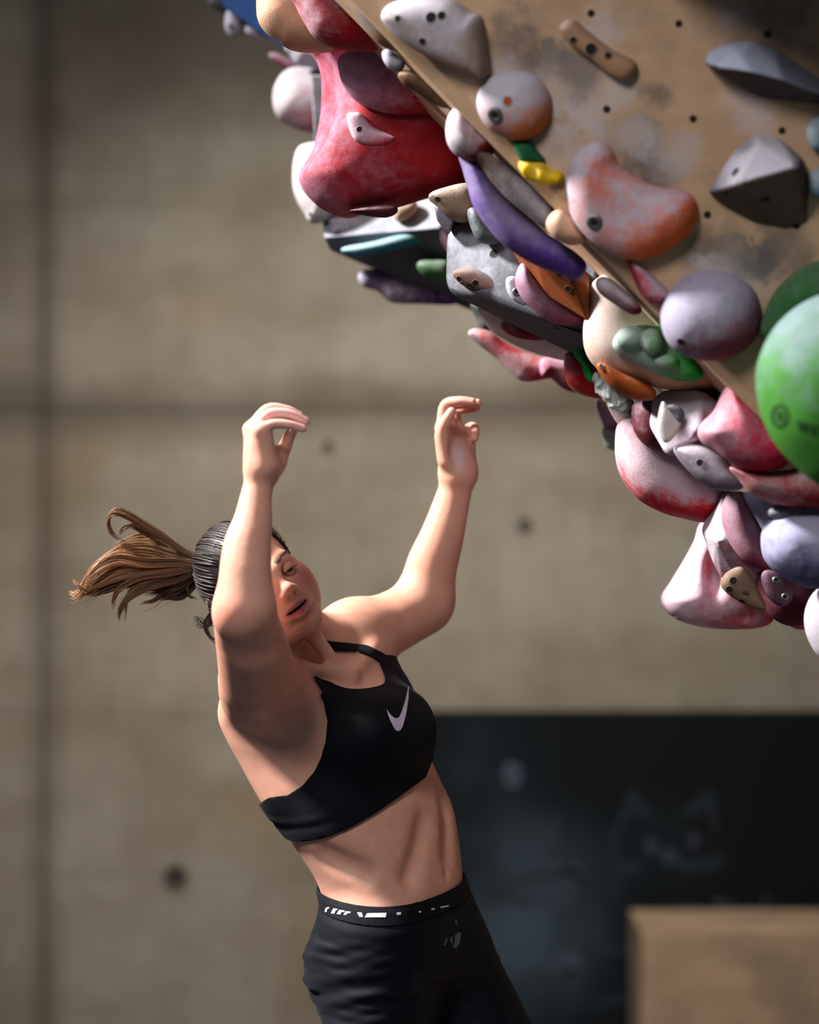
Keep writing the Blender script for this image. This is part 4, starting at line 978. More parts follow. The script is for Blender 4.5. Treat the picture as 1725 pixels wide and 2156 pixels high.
def hold(label, pts, Y, T, mat, p=2.2, Tb=None, face=None, yaw=0, pitch=0, R=None, lump=0.0, lf=40, dents=(), blobs=(), holes=(), bolts=(), grad=(0, 0), sharp=False, name='climbing_hold', group=None, lift=0.0, cat='climbing hold', rough=None, blur=3, on=None):
    """a cast hold: an outline given its own distance, domed by T towards its front and Tb behind"""
    pp = np.array(pts, float) if sharp else closed(pts); c2 = pp.mean(0)
    if on is not None:                                  # seated on another hold: take the distance of that surface
        best = [HOLDS[k].ray_cast(CAMP, ray(*c2)) for k in on]; best = [h_ for h_ in best if h_[0] is not None]
        if best: Y = min(h_[0].y for h_ in best) + lift
    if face == 'F': n = FN; e1 = FE; org = onF(*c2)
    else: e1, n = frame_of(Y, yaw, pitch); org = P(c2[0], c2[1], Y)
    e2 = n.cross(e1); e2 = e2 if e2.z > 0 else -e2
    def pl(px, py):
        r = ray(px, py); t = (org - CAMP).dot(n) / r.dot(n); w = CAMP + r * t - org; return (w.dot(e1), w.dot(e2))
    L = np.array([pl(*q) for q in pp]); lo2 = L.min(0); hi2 = L.max(0); size = (hi2 - lo2).max(); h = max(size / 84, 0.0021); pad = 4 * h
    Tb = T if Tb is None else Tb
    xs_ = np.arange(lo2[0] - pad, hi2[0] + pad, h); ys_ = np.arange(lo2[1] - pad, hi2[1] + pad, h)
    d2 = poly_sd(L, *np.meshgrid(xs_, ys_, indexing='ij'))
    inr = -d2.min(); Rr = min(R or inr, inr)
    t = np.clip(-d2 / Rr, -9, 1)
    for _ in range(blur):
        tp = np.pad(t, 1, mode='edge'); s_ = (tp[1:-1, 1:-1] * 4 + tp[2:, 1:-1] + tp[:-2, 1:-1] + tp[1:-1, 2:] + tp[1:-1, :-2]) / 8
        t = np.where(t > 0.25, s_, t)
    X, Yy = np.meshgrid(xs_, ys_, indexing='ij')
    Tf = T * np.clip(1 + grad[0] * X / size * 2 + grad[1] * Yy / size * 2, 0.15, 3)
    zmax = Tf.max() * 1.05 + sum(0.02 for _ in blobs); zs_ = np.arange(-Tb - pad, zmax + pad, h)
    Z = zs_[None, None, :]; one = np.maximum(1 - t, 0)[:, :, None]
    nz = np.where(Z > 0, Z / Tf[:, :, None], -Z / Tb)
    val = ((one ** p + nz ** p) ** (1 / p) - 1) * min(Rr, T)
    if lump:
        ph = (len(label) * 1.7) % 6; k_ = lf
        val = val + lump * (np.sin(k_ * X + ph + 1.3 * np.sin(0.7 * k_ * Yy))[:, :, None] * np.sin(k_ * 0.9 * Yy + 2 * ph + np.sin(0.6 * k_ * X))[:, :, None] + 0.6 * np.sin(1.9 * k_ * X - ph)[:, :, None] * np.sin(k_ * 1.3 * Z + ph))
    for (bx_, by_, z_, rx, ry, rz, k_) in blobs:
        u, v = pl(bx_, by_); s1_ = Y / FPX if face != 'F' else org.y / FPX
        a = np.sqrt(((X - u) / (rx * s1_))[:, :, None] ** 2 + ((Yy - v) / (ry * s1_))[:, :, None] ** 2 + ((Z - z_) / rz) ** 2); val = smin(val, (a - 1) * min(rx * s1_, ry * s1_, rz), k_)
    for (bx_, by_, z_, rx, ry, rz, k_) in dents:
        u, v = pl(bx_, by_); s1_ = Y / FPX if face != 'F' else org.y / FPX
        a = np.sqrt(((X - u) / (rx * s1_))[:, :, None] ** 2 + ((Yy - v) / (ry * s1_))[:, :, None] ** 2 + ((Z - z_) / rz) ** 2); val = -smin(-val, (a - 1) * min(rx * s1_, ry * s1_, rz), k_)
    for (bx_, by_, r_) in holes:
        u, v = pl(bx_, by_); ix = int(np.clip((u - xs_[0]) / h, 0, len(xs_) - 1)); iy = int(np.clip((v - ys_[0]) / h, 0, len(ys_) - 1))
        colv = np.nonzero(val[ix, iy] < 0)[0]; top = zs_[colv[-1]] if len(colv) else 0
        cyl = np.maximum(np.sqrt((X - u) ** 2 + (Yy - v) ** 2)[:, :, None] - r_, (top - 2.6 * r_) - Z); val = np.maximum(val, -cyl)
    V, Q = dense_nets(val, np.array([xs_[0], ys_[0], zs_[0]]), h)
    V = relax(V, Q, 2, 0.4)
    Wv = nv(org) + V[:, :1] * nv(e1) + V[:, 1:2] * nv(e2) + V[:, 2:] * nv(n)
    if np.dot(np.cross(nv(e1), nv(e2)), nv(n)) < 0: Q = Q[:, ::-1]
    o = mesh_obj(name, Wv, Q, mat); tag(o, label, cat, group)
    HOLDS[label] = BVHTree.FromPolygons(Wv.tolist(), Q.tolist())
    for (bx_, by_, r_, kind) in bolts: fit_bolt(o, HOLDS[label], bx_, by_, r_, kind)
    return o
def fit_bolt(o, tree, px, py, r, kind):
    h_ = tree.ray_cast(CAMP, ray(px, py))
    if h_[0] is None: return
    n = h_[1].normalized(); n = n if n.dot(ray(px, py)) < 0 else -n
    if kind in ('hole', 'orange', 'wine'): cup('bolt_hole', h_[0] + n * 0.0006, n, r, o.data.materials[0], o, inner={'hole': dark, 'orange': plain('orange_bore', (150, 70, 16), 0.7), 'wine': plain('wine_bore', (58, 16, 30), 0.7)}[kind]); return
    u = n.orthogonal().normalized(); w = n.cross(u); V, F = [], []
    prof = [(1.25, -0.002), (1.25, 0.0015), (1.0, 0.0028), (0.62, 0.0030), (0.52, 0.0008), (0.001, 0.0008)]
    for (k, hh_) in prof:
        for j in range(18):
            a = 2 * math.pi * j / 18; kk = k if k > 0.6 or k < 0.1 else k * (1 - 0.1 * (j % 3 == 0)); V.append(h_[0] + (u * math.cos(a) + w * math.sin(a)) * r * kk + n * hh_)
    for i in range(len(prof) - 1):
        for j in range(18): F.append((i * 18 + j, i * 18 + (j + 1) % 18, (i + 1) * 18 + (j + 1) % 18, (i + 1) * 18 + j))
    b_ = mesh_obj('bolt', V, F, steel, o, False); b_.data.materials.append(dark)
    for q in b_.data.polygons:
        if q.index >= 72: q.material_index = 1
def volume(label, pts, bevel, mat, bolts=(), name='climbing_volume', cat='climbing volume', group=None, sub=0):
    bm = bmesh.new(); vs_ = [bm.verts.new(P(*q)) for q in pts]; r = bmesh.ops.convex_hull(bm, input=vs_)
    bmesh.ops.delete(bm, geom=[g for g in r['geom_interior'] if isinstance(g, bmesh.types.BMVert)], context='VERTS')
    bmesh.ops.dissolve_limit(bm, angle_limit=math.radians(4), verts=bm.verts[:], edges=bm.edges[:])
    bmesh.ops.bevel(bm, geom=bm.edges[:], offset=bevel, segments=4, affect='EDGES', profile=0.5, clamp_overlap=True)
    bmesh.ops.recalc_face_normals(bm, faces=bm.faces[:]); bm.normal_update()
    bm.verts.index_update(); V = [tuple(x.co) for x in bm.verts]; F = [[x.index for x in q.verts] for q in bm.faces]; bm.free()
    o = mesh_obj(name, V, F, mat, None, True); tag(o, label, cat, group)
    mo = o.modifiers.new('weighted', 'WEIGHTED_NORMAL'); mo.keep_sharp = True
    HOLDS[label] = BVHTree.FromPolygons(V, F)
    for (bx_, by_, r_, kind) in bolts: fit_bolt(o, HOLDS[label], bx_, by_, r_, kind)
    return o
GF, GO, GB = 'holds on the frontal plywood face', 'holds on the overhanging face', 'far holds on the overhang'
RED, DRED, PINK, GREY, LGREY, TAN, CREAM, PURP, ORNG, GRN = (176, 22, 34), (112, 16, 26), (206, 60, 92), (98, 100, 106), (150, 148, 150), (176, 148, 120), (206, 186, 170), (92, 62, 140), (196, 104, 52), (22, 140, 52)
CH, CHP, CHC = (176, 173, 188), (182, 156, 174), (184, 168, 158)
# far ones first
volume('deep blue volume at the top, behind the pitted tan hold', [(455, -40, 6.9), (560, -60, 6.8), (470, 16, 6.9), (545, 66, 6.85), (612, 113, 6.8), (700, 104, 6.8), (720, -60, 6.7), (560, 30, 7.3), (700, 60, 7.3), (560, -80, 7.3)], 0.006, chalky((18, 58, 110), (74, 91, 116), 0.05), group=GB)
hold('small chalky grey hold under the blue volume, topmost at left', [(480, 22), (473, 45), (476, 66), (490, 80), (510, 70), (520, 52), (500, 30)], 7.0, .03, chalky(LGREY, CH, .5), group=GB, bolts=[(487, 56, .006, 'hole')])
hold('grey hold cut by the top edge, leftmost on the wall', [(436, -25), (438, 2), (452, 18), (475, 26), (482, 10), (478, -25)], 7.05, .03, chalky((92, 90, 92), CH, .3), group=GB)
hold('white chip hold at the lower edge of the blue volume', [(519, 56), (518, 68), (530, 78), (552, 84), (560, 80), (540, 64)], 6.95, .02, chalky((190, 150, 150), CH, .75), group=GB)
hold('slim pink red horn left of the red volume', [(566, 113), (572, 126), (594, 140), (616, 150), (680, 160), (690, 130), (618, 122), (585, 112)], 6.95, .022, chalky(RED, CHP, .55, size=.08), group=GB)
hold('white and purple knob tucked behind the red volume top', [(604, 96), (612, 118), (628, 138), (655, 142), (720, 160), (760, 120), (700, 92)], 6.75, .045, chalky((96, 70, 130), CH, .72, size=.08), group=GB)
hold('white pink ball hold left of the red volume', [(574, 214), (578, 182), (598, 152), (632, 141), (700, 146), (780, 170), (790, 240), (720, 280), (650, 278), (606, 262), (583, 244)], 6.85, .09, chalky((184, 44, 64), (187, 184, 189), .62, size=.16, nw=.5), group=GB)
volume('thin grey slab edge between white ball and red volume', [(655, 158, 6.7), (740, 158, 6.7), (760, 300, 6.7), (662, 298, 6.7), (656, 162, 6.85), (740, 162, 6.85), (760, 305, 6.85), (665, 300, 6.85)], 0.004, chalky(GREY, CH, .3), group=GB)
hold('long white hold below the white ball, behind the red volume', [(646, 302), (624, 318), (616, 362), (620, 408), (640, 448), (664, 471), (740, 440), (800, 380), (780, 320), (700, 300)], 6.7, .07, chalky((150, 146, 150), (189, 184, 184), .7, size=.2), group=GB, bolts=[(655, 452, .006, 'hole')])
volume('blue grey volume with teal rail, left of the grey volume', [(676, 441, 6.75), (683, 500, 6.68), (694, 526, 6.7), (722, 536, 6.7), (925, 480, 6.55), (935, 415, 6.6), (830, 585, 6.9), (1000, 657, 6.75), (1060, 650, 6.7), (1000, 430, 6.6), (720, 430, 6.95), (1000, 640, 7.1), (840, 560, 7.1)], 0.012, chalky((72, 80, 90), (154, 157, 169), .22, d=(-.4, -.3, .85), size=.4, nw=.9), group=GB)
hold('mauve grey oval hold low on the blue grey volume', [(694, 470), (698, 460), (740, 456), (785, 465), (792, 480), (770, 492), (720, 498), (698, 492)], 6.68, .022, chalky((104, 92, 108), CH, .4, size=.1), group=GB)
hold('tan patch hold under the red volume tip', [(826, 440), (842, 428), (872, 422), (880, 438), (866, 458), (836, 466)], 6.6, .025, chalky((176, 142, 116), CHC, .35), group=GB)
hold('teal curved rail hold with chalky upper edge', [(719, 529), (728, 520), (790, 508), (856, 489), (900, 476), (926, 473), (930, 490), (900, 508), (850, 522), (790, 534), (742, 540)], 6.62, .03, chalky((28, 112, 132), (146, 179, 187), .5, size=.06, nw=.9), group=GB)
hold('green slot hold beside the grey volume, in shade', [(878, 562), (884, 550), (910, 548), (945, 552), (950, 590), (920, 592), (892, 580)], 6.6, .03, chalky((52, 104, 56), (124, 132, 124), .3), group=GB)
hold('purple horn with white tip under the teal rail', [(754, 586), (760, 572), (776, 566), (800, 570), (830, 580), (880, 600), (960, 612), (960, 640), (890, 640), (826, 637), (796, 614), (766, 604)], 6.75, .035, chalky((66, 40, 108), (190, 187, 199), .38, d=(-1, 0, .25), size=.15, nw=.3), group=GB)
hold('dark block hold between grey volume and red horn', [(992, 640), (1004, 672), (1010, 696), (1030, 698), (1050, 660), (1040, 640)], 6.55, .03, chalky((58, 66, 60), CH, .1), group=GB)
hold('pale cream dish hold beneath the grey volume', [(1008, 645), (1014, 668), (1030, 692), (1060, 714), (1110, 738), (1180, 758), (1230, 764), (1290, 740), (1280, 650), (1150, 620), (1050, 630)], 6.25, .05, chalky((206, 190, 184), (184, 175, 175), .6), group=GO)
hold('dark red dome on the pale cream dish', [(1055, 688), (1062, 676), (1090, 672), (1126, 690), (1150, 712), (1120, 716), (1080, 708)], 6.19, .03, chalky(DRED, CHP, .3, size=.1), group=GO)
hold('red horn with white tip below the cream dish', [(986, 704), (992, 694), (1010, 692), (1036, 700), (1066, 722), (1110, 742), (1165, 750), (1250, 700), (1270, 760), (1200, 786), (1140, 800), (1102, 803), (1078, 786), (1042, 752), (1006, 724)], 6.45, .04, chalky((176, 24, 40), (195, 192, 197), .36, d=(-1, 0, .3), size=.15, nw=.3), group=GO)
hold('rose red wedge right of the red horn', [(1140, 756), (1180, 750), (1280, 730), (1296, 800), (1230, 826), (1190, 820), (1160, 796), (1140, 790)], 6.4, .04, chalky((136, 30, 48), CHP, .35), group=GO)
# red saddle volume and what sits on it
hold('large red saddle shaped volume, chalky, above the climber', [(655, 96), (668, 130), (675, 165), (673, 230), (664, 286), (652, 326), (630, 366), (634, 392), (654, 418), (682, 440), (728, 456), (762, 448), (835, 434), (900, 414), (978, 393), (1005, 340), (985, 280), (950, 180), (850, 60), (740, 60)], 6.12, .115, chalky((136, 4, 18), (170, 132, 156), .24, d=(-1, -.1, -.1), size=.34, nw=.28, soft=.75), p=2.6, Tb=.20, R=.10, name='climbing_volume', cat='climbing volume', dents=[(668, 215, .05, 40, 95, .05, .03), (730, 170, .14, 26, 90, .07, .03)], group=GO)
RV = 'large red saddle shaped volume, chalky, above the climber'
hold('mauve red dome bulging from the red volume', [(716, 118), (714, 152), (726, 186), (750, 212), (790, 232), (840, 240), (905, 236), (948, 228), (960, 190), (910, 130), (850, 96), (770, 92)], 6.0, .075, chalky((140, 10, 26), (184, 142, 170), .46, d=(-.8, -.2, .4), size=.13, nw=.35), Tb=.1, group=GO)
hold('small oval pink crimp on the red volume', [(730, 244), (744, 237), (762, 240), (784, 266), (822, 284), (834, 292), (820, 303), (788, 309), (756, 302), (740, 284)], 6, .020, chalky((176, 60, 76), (180, 162, 177), .55, size=.08), p=2.8, group=GO, on=[RV], lift=.008, bolts=[(757, 272, .005, 'hole')])
hold('dark maroon lip under the red volume tip', [(735, 446), (760, 438), (800, 433), (834, 434), (836, 448), (812, 458), (770, 454)], 6.04, .03, chalky((70, 22, 34), CHP, .15), group=GO)
hold('pitted tan sandstone textured hold at the top', [(545, -40), (540, 8), (543, 42), (558, 66), (586, 88), (612, 104), (650, 110), (700, 106), (705, 80), (690, 20), (640, -40)], 5.95, .075, chalky((178, 138, 108), (177, 162, 159), .32, size=.2, pits=3.0, d=(-.3, 0, .9)), p=2.3, group=GO)
hold('pink to red bulb right of the pitted tan hold', [(606, -40), (626, 20), (642, 50), (664, 80), (706, 102), (760, 108), (796, 104), (796, 70), (770, 20), (740, -40)], 5.82, .07, chalky((136, 8, 20), (177, 149, 162), .32, d=(-.9, 0, .35), size=.18, nw=.45), group=GO)
# along the arete
hold('narrow grey and brown hold on the panel edge at the top', [(722, -30), (738, 14), (768, 60), (800, 94), (840, 110), (850, 98), (826, 62), (790, 20), (776, -30)], 5.58, .035, chalky((126, 92, 60), (124, 129, 139), .5, d=(-.3, 0, 1), size=.1), group=GO)
hold('little white and grey knob between mauve dome and panel edge', [(804, 112), (816, 104), (834, 112), (852, 128), (850, 144), (832, 150), (812, 136)], 5.62, .025, chalky((120, 130, 140), CH, .6, size=.05), group=GO)
hold('brown wooden wedge behind the panel edge', [(838, 156), (862, 148), (896, 166), (930, 200), (950, 226), (920, 222), (880, 196), (850, 178)], 5.62, .03, chalky((92, 62, 40), (149, 124, 102), .3, size=.1), group=GO)
hold('white topped dark red hold beside the orange holed ball', [(962, 226), (944, 244), (938, 274), (944, 306), (966, 330), (1000, 342), (1036, 328), (1046, 300), (1024, 272), (990, 240)], 5.58, .05, chalky((104, 14, 22), (184, 182, 190), .42, d=(-.85, 0, .55), size=.10, nw=.5), group=GO)
hold('purple banana shaped hold along the panel edge', [(966, 326), (974, 356), (984, 392), (998, 436), (1026, 478), (1066, 520), (1124, 556), (1176, 576), (1216, 590), (1236, 560), (1210, 530), (1160, 498), (1110, 462), (1068, 424), (1036, 384), (1010, 344), (990, 322)], 5.62, .05, chalky((84, 48, 140), (132, 122, 154), .46, d=(-.5, -.2, .8), size=.25, nw=.45), p=2.2, group=GO)
hold('grey blotched slab above the purple banana hold', [(1000, 322), (1030, 322), (1070, 352), (1120, 392), (1158, 432), (1170, 470), (1148, 480), (1104, 448), (1058, 408), (1020, 362)], 5.56, .03, chalky((86, 68, 58), (154, 151, 161), .50, d=(.5, 0, -.2), size=.14, nw=.2), group=GO)
hold('peach knob at the panel edge below the yellow hold', [(1150, 474), (1158, 452), (1176, 442), (1196, 452), (1222, 484), (1230, 510), (1200, 516), (1166, 500)], 5.52, .04, chalky((216, 160, 124), (187, 157, 137), .5), group=GO)
hold('tan blocky hold under the red volume, with bolt hole', [(902, 414), (930, 398), (992, 388), (1004, 430), (996, 460), (974, 468), (948, 460), (922, 438)], 5.95, .05, chalky((126, 106, 90), CHC, .25, size=.1), p=3.5, group=GO, bolts=[(923, 420, .006, 'hole')])
volume('grey faceted chip under the tan blocky hold', [(900, 414, 5.98), (916, 434, 5.93), (918, 462, 5.94), (944, 498, 5.95), (956, 460, 5.94), (940, 430, 5.98), (930, 440, 6.06), (960, 470, 6.06)], 0.004, chalky((112, 110, 116), CH, .45), name='climbing_hold', cat='climbing hold', group=GO)
hold('dark green grey hold left of the purple banana', [(984, 446), (1000, 438), (1030, 462), (1052, 500), (1046, 514), (1012, 510), (994, 486)], 5.9, .035, chalky((70, 80, 80), CH, .2), group=GO)
hold('small pink hold edge behind the grey volume corner', [(926, 486), (934, 482), (950, 500), (950, 540), (936, 524), (926, 506)], 6.2, .03, chalky((196, 150, 160), CHP, .5), group=GO)
GVL = 'large grey volume with felt marked half moon hold'
volume(GVL, [(958, 452, 6.02), (941, 500, 5.98), (939, 592, 5.96), (949, 618, 5.95), (1000, 614, 5.90), (1100, 640, 5.86), (1245, 706, 5.80), (1238, 735, 5.95), (1206, 745, 6.0), (1040, 664, 6.1), (1000, 440, 6.0), (1180, 500, 5.86), (1260, 560, 5.82), (1280, 700, 5.84), (1220, 560, 6.15), (965, 440, 6.3), (960, 600, 6.3), (1230, 745, 6.3)], 0.010, chalky((76, 78, 84), (139, 141, 152), .10, d=(-.35, -.35, .85), size=.35, nw=.95), bolts=[(1040, 534, .0075, 'hole'), (1172, 690, .005, 'hole')], group=GO)
hm = hold('half moon hold with tan felt face on the grey volume', [(952, 576), (968, 566), (1000, 566), (1034, 584), (1052, 606), (1048, 616), (1010, 612), (974, 600)], 6, .024, chalky((140, 106, 90), (170, 170, 179), .30, d=(.35, 0, .9), size=.05, nw=.2), p=3, group=GO, on=[GVL], lift=.004, bolts=[(968, 587, .0055, 'hole'), (1001, 596, .0055, 'hole')])
hold('pale rounded triangle hold with a bolt on the grey volume', [(1065, 590), (1072, 582), (1088, 584), (1094, 600), (1112, 634), (1124, 652), (1104, 646), (1080, 632), (1068, 612)], 6, .016, chalky((150, 148, 156), CH, .5), p=3, group=GO, on=[GVL], lift=.004, bolts=[(1088, 614, .006, 'bolt')])
hold('mauve shell hold beside the orange brown wedge', [(1096, 556), (1085, 586), (1092, 616), (1116, 646), (1168, 682), (1240, 690), (1240, 672), (1182, 630), (1134, 586), (1112, 560)], 5.84, .05, chalky((142, 70, 96), (157, 132, 151), .42, size=.16, d=(-.7, 0, .6)), group=GO)
volume('orange brown wedge hold under the purple banana', [(1076, 524, 5.84), (1130, 552, 5.72), (1200, 575, 5.70), (1240, 600, 5.72), (1246, 680, 5.72), (1200, 654, 5.76), (1150, 622, 5.80), (1112, 584, 5.84), (1240, 560, 5.9), (1260, 680, 5.95), (1110, 540, 5.98)], 0.006, chalky((134, 66, 24), (124, 91, 74), .12, base2=(104, 52, 22)), bolts=[(1197, 608, .0055, 'hole'), (1168, 570, .004, 'hole')], name='climbing_hold', cat='climbing hold', group=GO)
# lower cluster
hold('glossy dark red bowl hold beneath the green crinkled hold', [(1192, 744), (1190, 788), (1198, 812), (1222, 830), (1262, 840), (1290, 842), (1290, 780), (1240, 744)], 6.08, .06, chalky((150, 8, 20), (154, 107, 121), .18, size=.12, rough=.3), p=2.6, group=GO)
hold('bright green leaf shaped hold left of the cream volume', [(1205, 728), (1214, 724), (1226, 728), (1236, 752), (1244, 776), (1252, 796), (1246, 806), (1236, 800), (1228, 782), (1222, 764), (1212, 752)], 5.98, .020, chalky((8, 150, 52), (99, 166, 116), .12, size=.08), group=GO, lump=.0012, lf=170)
hold('crinkled white green hold like a crumpled cloth', [(1246, 796), (1254, 786), (1280, 796), (1310, 816), (1332, 836), (1330, 858), (1312, 870), (1294, 864), (1276, 846), (1258, 826)], 5.94, .030, chalky((70, 108, 84), (216, 226, 222), .78, size=.1), lump=.0026, lf=230, group=GO)
CV = 'large cream volume holding the green lumpy hold'
hold(CV, [(1250, 592), (1236, 640), (1228, 700), (1238, 748), (1268, 782), (1310, 800), (1370, 812), (1430, 822), (1500, 820), (1520, 770), (1450, 700), (1380, 620), (1310, 570)], 5.78, .095, chalky((196, 150, 116), (182, 166, 159), .62, size=.3, d=(-.3, -.3, .8), nw=.5), p=3.0, R=.085, Tb=.12, name='climbing_volume', cat='climbing volume', group=GO)
hold('orange brown scoop hold under the cream volume, with bolt hole', [(1256, 768), (1274, 764), (1310, 782), (1350, 800), (1380, 822), (1374, 842), (1330, 840), (1290, 816), (1264, 788)], 5.74, .05, chalky((150, 70, 16), (162, 124, 99), .15, size=.1), group=GO, bolts=[(1268, 773, .006, 'hole')])
volume('dark green block under the orange brown scoop', [(1306, 824, 5.78), (1326, 816, 5.74), (1368, 816, 5.74), (1370, 842, 5.76), (1340, 842, 5.78), (1320, 836, 5.85), (1370, 820, 5.9), (1370, 842, 5.9)], 0.004, chalky((34, 48, 26), CH, .05), name='climbing_hold', cat='climbing hold', group=GO)
hold('green lumpy hold with chalky knuckles on the cream volume', [(1290, 726), (1300, 702), (1330, 686), (1372, 684), (1404, 690), (1436, 730), (1470, 770), (1480, 796), (1440, 803), (1390, 790), (1340, 766), (1304, 744)], 5.66, .045, chalky((4, 140, 40), (162, 175, 170), .44, d=(-1, -.1, .3), size=.085, nw=.35), p=2.4, group=GO,
     blobs=[(1328, 714, .036, 34, 26, .030, .002), (1369, 722, .052, 24, 28, .026, .002), (1400, 764, .044, 26, 15, .018, .002)])
hold('small white and maroon lipped hold over the cream volume', [(1254, 598), (1262, 584), (1284, 586), (1310, 606), (1340, 632), (1352, 656), (1330, 662), (1294, 640), (1264, 618)], 5.60, .032, chalky((110, 28, 42), (184, 177, 187), .56, size=.08, nw=.9), group=GO)
hold('red and white wedge hold on the panel edge', [(1320, 548), (1344, 556), (1384, 588), (1412, 618), (1410, 638), (1376, 640), (1352, 622), (1336, 590)], 5.50, .035, chalky((164, 18, 42), (177, 162, 177), .46, d=(.8, -.1, .5), size=.09, nw=.3), group=GO)
hold('far mauve and red hold low behind the crinkled hold', [(1254, 850), (1262, 840), (1290, 846), (1360, 850), (1400, 880), (1370, 912), (1284, 906), (1264, 880)], 6.5, .04, chalky((128, 30, 50), (157, 141, 157), .5, size=.1), group=GO)
hold('pale green far knob below the crinkled hold', [(1268, 904), (1280, 898), (1340, 900), (1390, 930), (1350, 956), (1290, 948), (1272, 934)], 6.5, .03, chalky((120, 150, 120), (170, 177, 172), .5), group=GO)
hold('pinkish cream stem hold under the crinkled hold', [(1276, 846), (1300, 860), (1332, 862), (1344, 884), (1342, 910), (1316, 904), (1296, 886)], 6.02, .03, chalky((206, 176, 176), (184, 170, 169), .5), group=GO)
hold('big pale pink disc hold with red underside', [(1302, 892), (1296, 930), (1298, 968), (1310, 1006), (1344, 1050), (1392, 1078), (1440, 1092), (1490, 1100), (1530, 1080), (1530, 1000), (1460, 940), (1380, 890), (1330, 880)], 6.02, .10, chalky((196, 16, 34), (192, 170, 179), .64, d=(-.15, -.35, 1), size=.55, nw=.95, soft=.38), p=2.6, group=GO)
hold('dark maroon dome left of the white faceted volume', [(1330, 866), (1340, 846), (1380, 836), (1420, 870), (1420, 950), (1394, 952), (1360, 938), (1336, 908)], 5.9, .06, chalky((86, 14, 26), CHP, .18), group=GO)
volume('white and mauve faceted volume under the cream volume', [(1366, 896, 5.84), (1372, 840, 5.86), (1400, 820, 5.8), (1480, 820, 5.7), (1520, 850, 5.7), (1400, 955, 5.78), (1420, 962, 5.78), (1470, 920, 5.66), (1410, 880, 5.72), (1520, 940, 5.8), (1400, 840, 6.0), (1520, 900, 6.0), (1420, 960, 5.95)], 0.006, chalky((150, 88, 110), (175, 169, 180), .55, size=.2, d=(-.6, 0, .3)), group=GO)
volume('dark maroon block behind the pink hold', [(1468, 822, 5.76), (1520, 822, 5.72), (1530, 870, 5.72), (1490, 900, 5.74), (1470, 870, 5.78), (1500, 830, 5.9), (1530, 900, 5.9)], 0.006, chalky((66, 14, 22), CHP, .1), name='climbing_hold', cat='climbing hold', group=GO)
hold('cream diamond shaped hold on the white faceted volume', [(1384, 900), (1392, 850), (1402, 848), (1424, 876), (1434, 890), (1420, 920), (1400, 932)], 5.665, .012, chalky((206, 204, 192), (184, 182, 184), .5), p=3, group=GO)
hold('dark grey knob beside the cream diamond hold', [(1404, 856), (1420, 852), (1438, 862), (1442, 882), (1430, 890), (1416, 872)], 5.66, .014, chalky((84, 82, 92), CH, .2), group=GO)
hold('pink red bulging hold below the panel edge', [(1534, 812), (1516, 836), (1500, 866), (1474, 902), (1476, 926), (1500, 950), (1540, 976), (1590, 992), (1640, 988), (1670, 960), (1650, 910), (1606, 864), (1566, 830)], 5.58, .075, chalky((196, 26, 62), (184, 157, 172), .36, d=(-.9, -.1, .3), size=.17, nw=.4), lump=.0022, lf=55, group=GO)
hold('red and white lower wedge under the pink hold', [(1536, 984), (1560, 986), (1620, 992), (1680, 985), (1740, 960), (1790, 1000), (1790, 1070), (1700, 1068), (1636, 1062), (1584, 1040), (1556, 1010)], 5.60, .06, chalky((150, 12, 24), (187, 167, 170), .34, d=(-.95, -.1, .35), size=.22, nw=.35), group=GO)
hold('grey mauve ledge hold with sunk bolt, above the pale disc', [(1420, 950), (1430, 938), (1470, 936), (1506, 952), (1540, 980), (1564, 1012), (1556, 1032), (1510, 1032), (1476, 1014), (1444, 984)], 5.68, .05, chalky((112, 98, 110), (177, 170, 180), .42, size=.12, nw=.7), p=2.8, group=GO, bolts=[(1474, 974, .006, 'hole')], grad=(0.2, 0))
FV = 'pink white faceted volume at lower right'
volume(FV, [(1510, 1034, 5.98), (1477, 1115, 5.96), (1482, 1130, 5.95), (1502, 1186, 5.95), (1520, 1218, 5.96), (1508, 1140, 5.86), (1526, 1135, 5.85), (1524, 1050, 5.90), (1560, 1034, 5.90), (1640, 1060, 5.9), (1680, 1240, 5.9), (1620, 1250, 5.9), (1560, 1235, 5.93), (1560, 1060, 6.2), (1680, 1150, 6.2), (1540, 1210, 6.15)], 0.003, chalky((158, 60, 84), (177, 170, 179), .55, size=.22, d=(-.5, -.2, .8), nw=.7), group=GO)
hold('mauve leaf shaped dome on the faceted volume', [(1526, 1050), (1544, 1036), (1562, 1040), (1584, 1070), (1606, 1110), (1622, 1160), (1616, 1200), (1588, 1194), (1556, 1172), (1532, 1136), (1520, 1090)], 5.86, .055, chalky((140, 62, 82), (159, 131, 144), .45, size=.2, d=(-.6, 0, .7)), group=GO)
volume('grey lilac shard hold between red wedge and lilac ball', [(1558, 1036, 5.82), (1580, 1034, 5.8), (1640, 1060, 5.76), (1640, 1110, 5.76), (1610, 1125, 5.8), (1596, 1100, 5.82), (1580, 1064, 5.84), (1620, 1060, 5.95), (1640, 1110, 5.95)], 0.004, chalky((110, 106, 122), (141, 141, 162), .5), name='climbing_hold', cat='climbing hold', group=GO)
hold('lilac ball hold with dark purple underside at right edge', [(1604, 1150), (1606, 1118), (1624, 1090), (1664, 1072), (1730, 1070), (1800, 1096), (1820, 1160), (1790, 1222), (1730, 1240), (1676, 1230), (1636, 1206), (1612, 1180)], 5.66, .10, chalky((58, 44, 104), (157, 157, 184), .58, d=(-.4, -.15, .9), size=.24, nw=.6), group=GO)
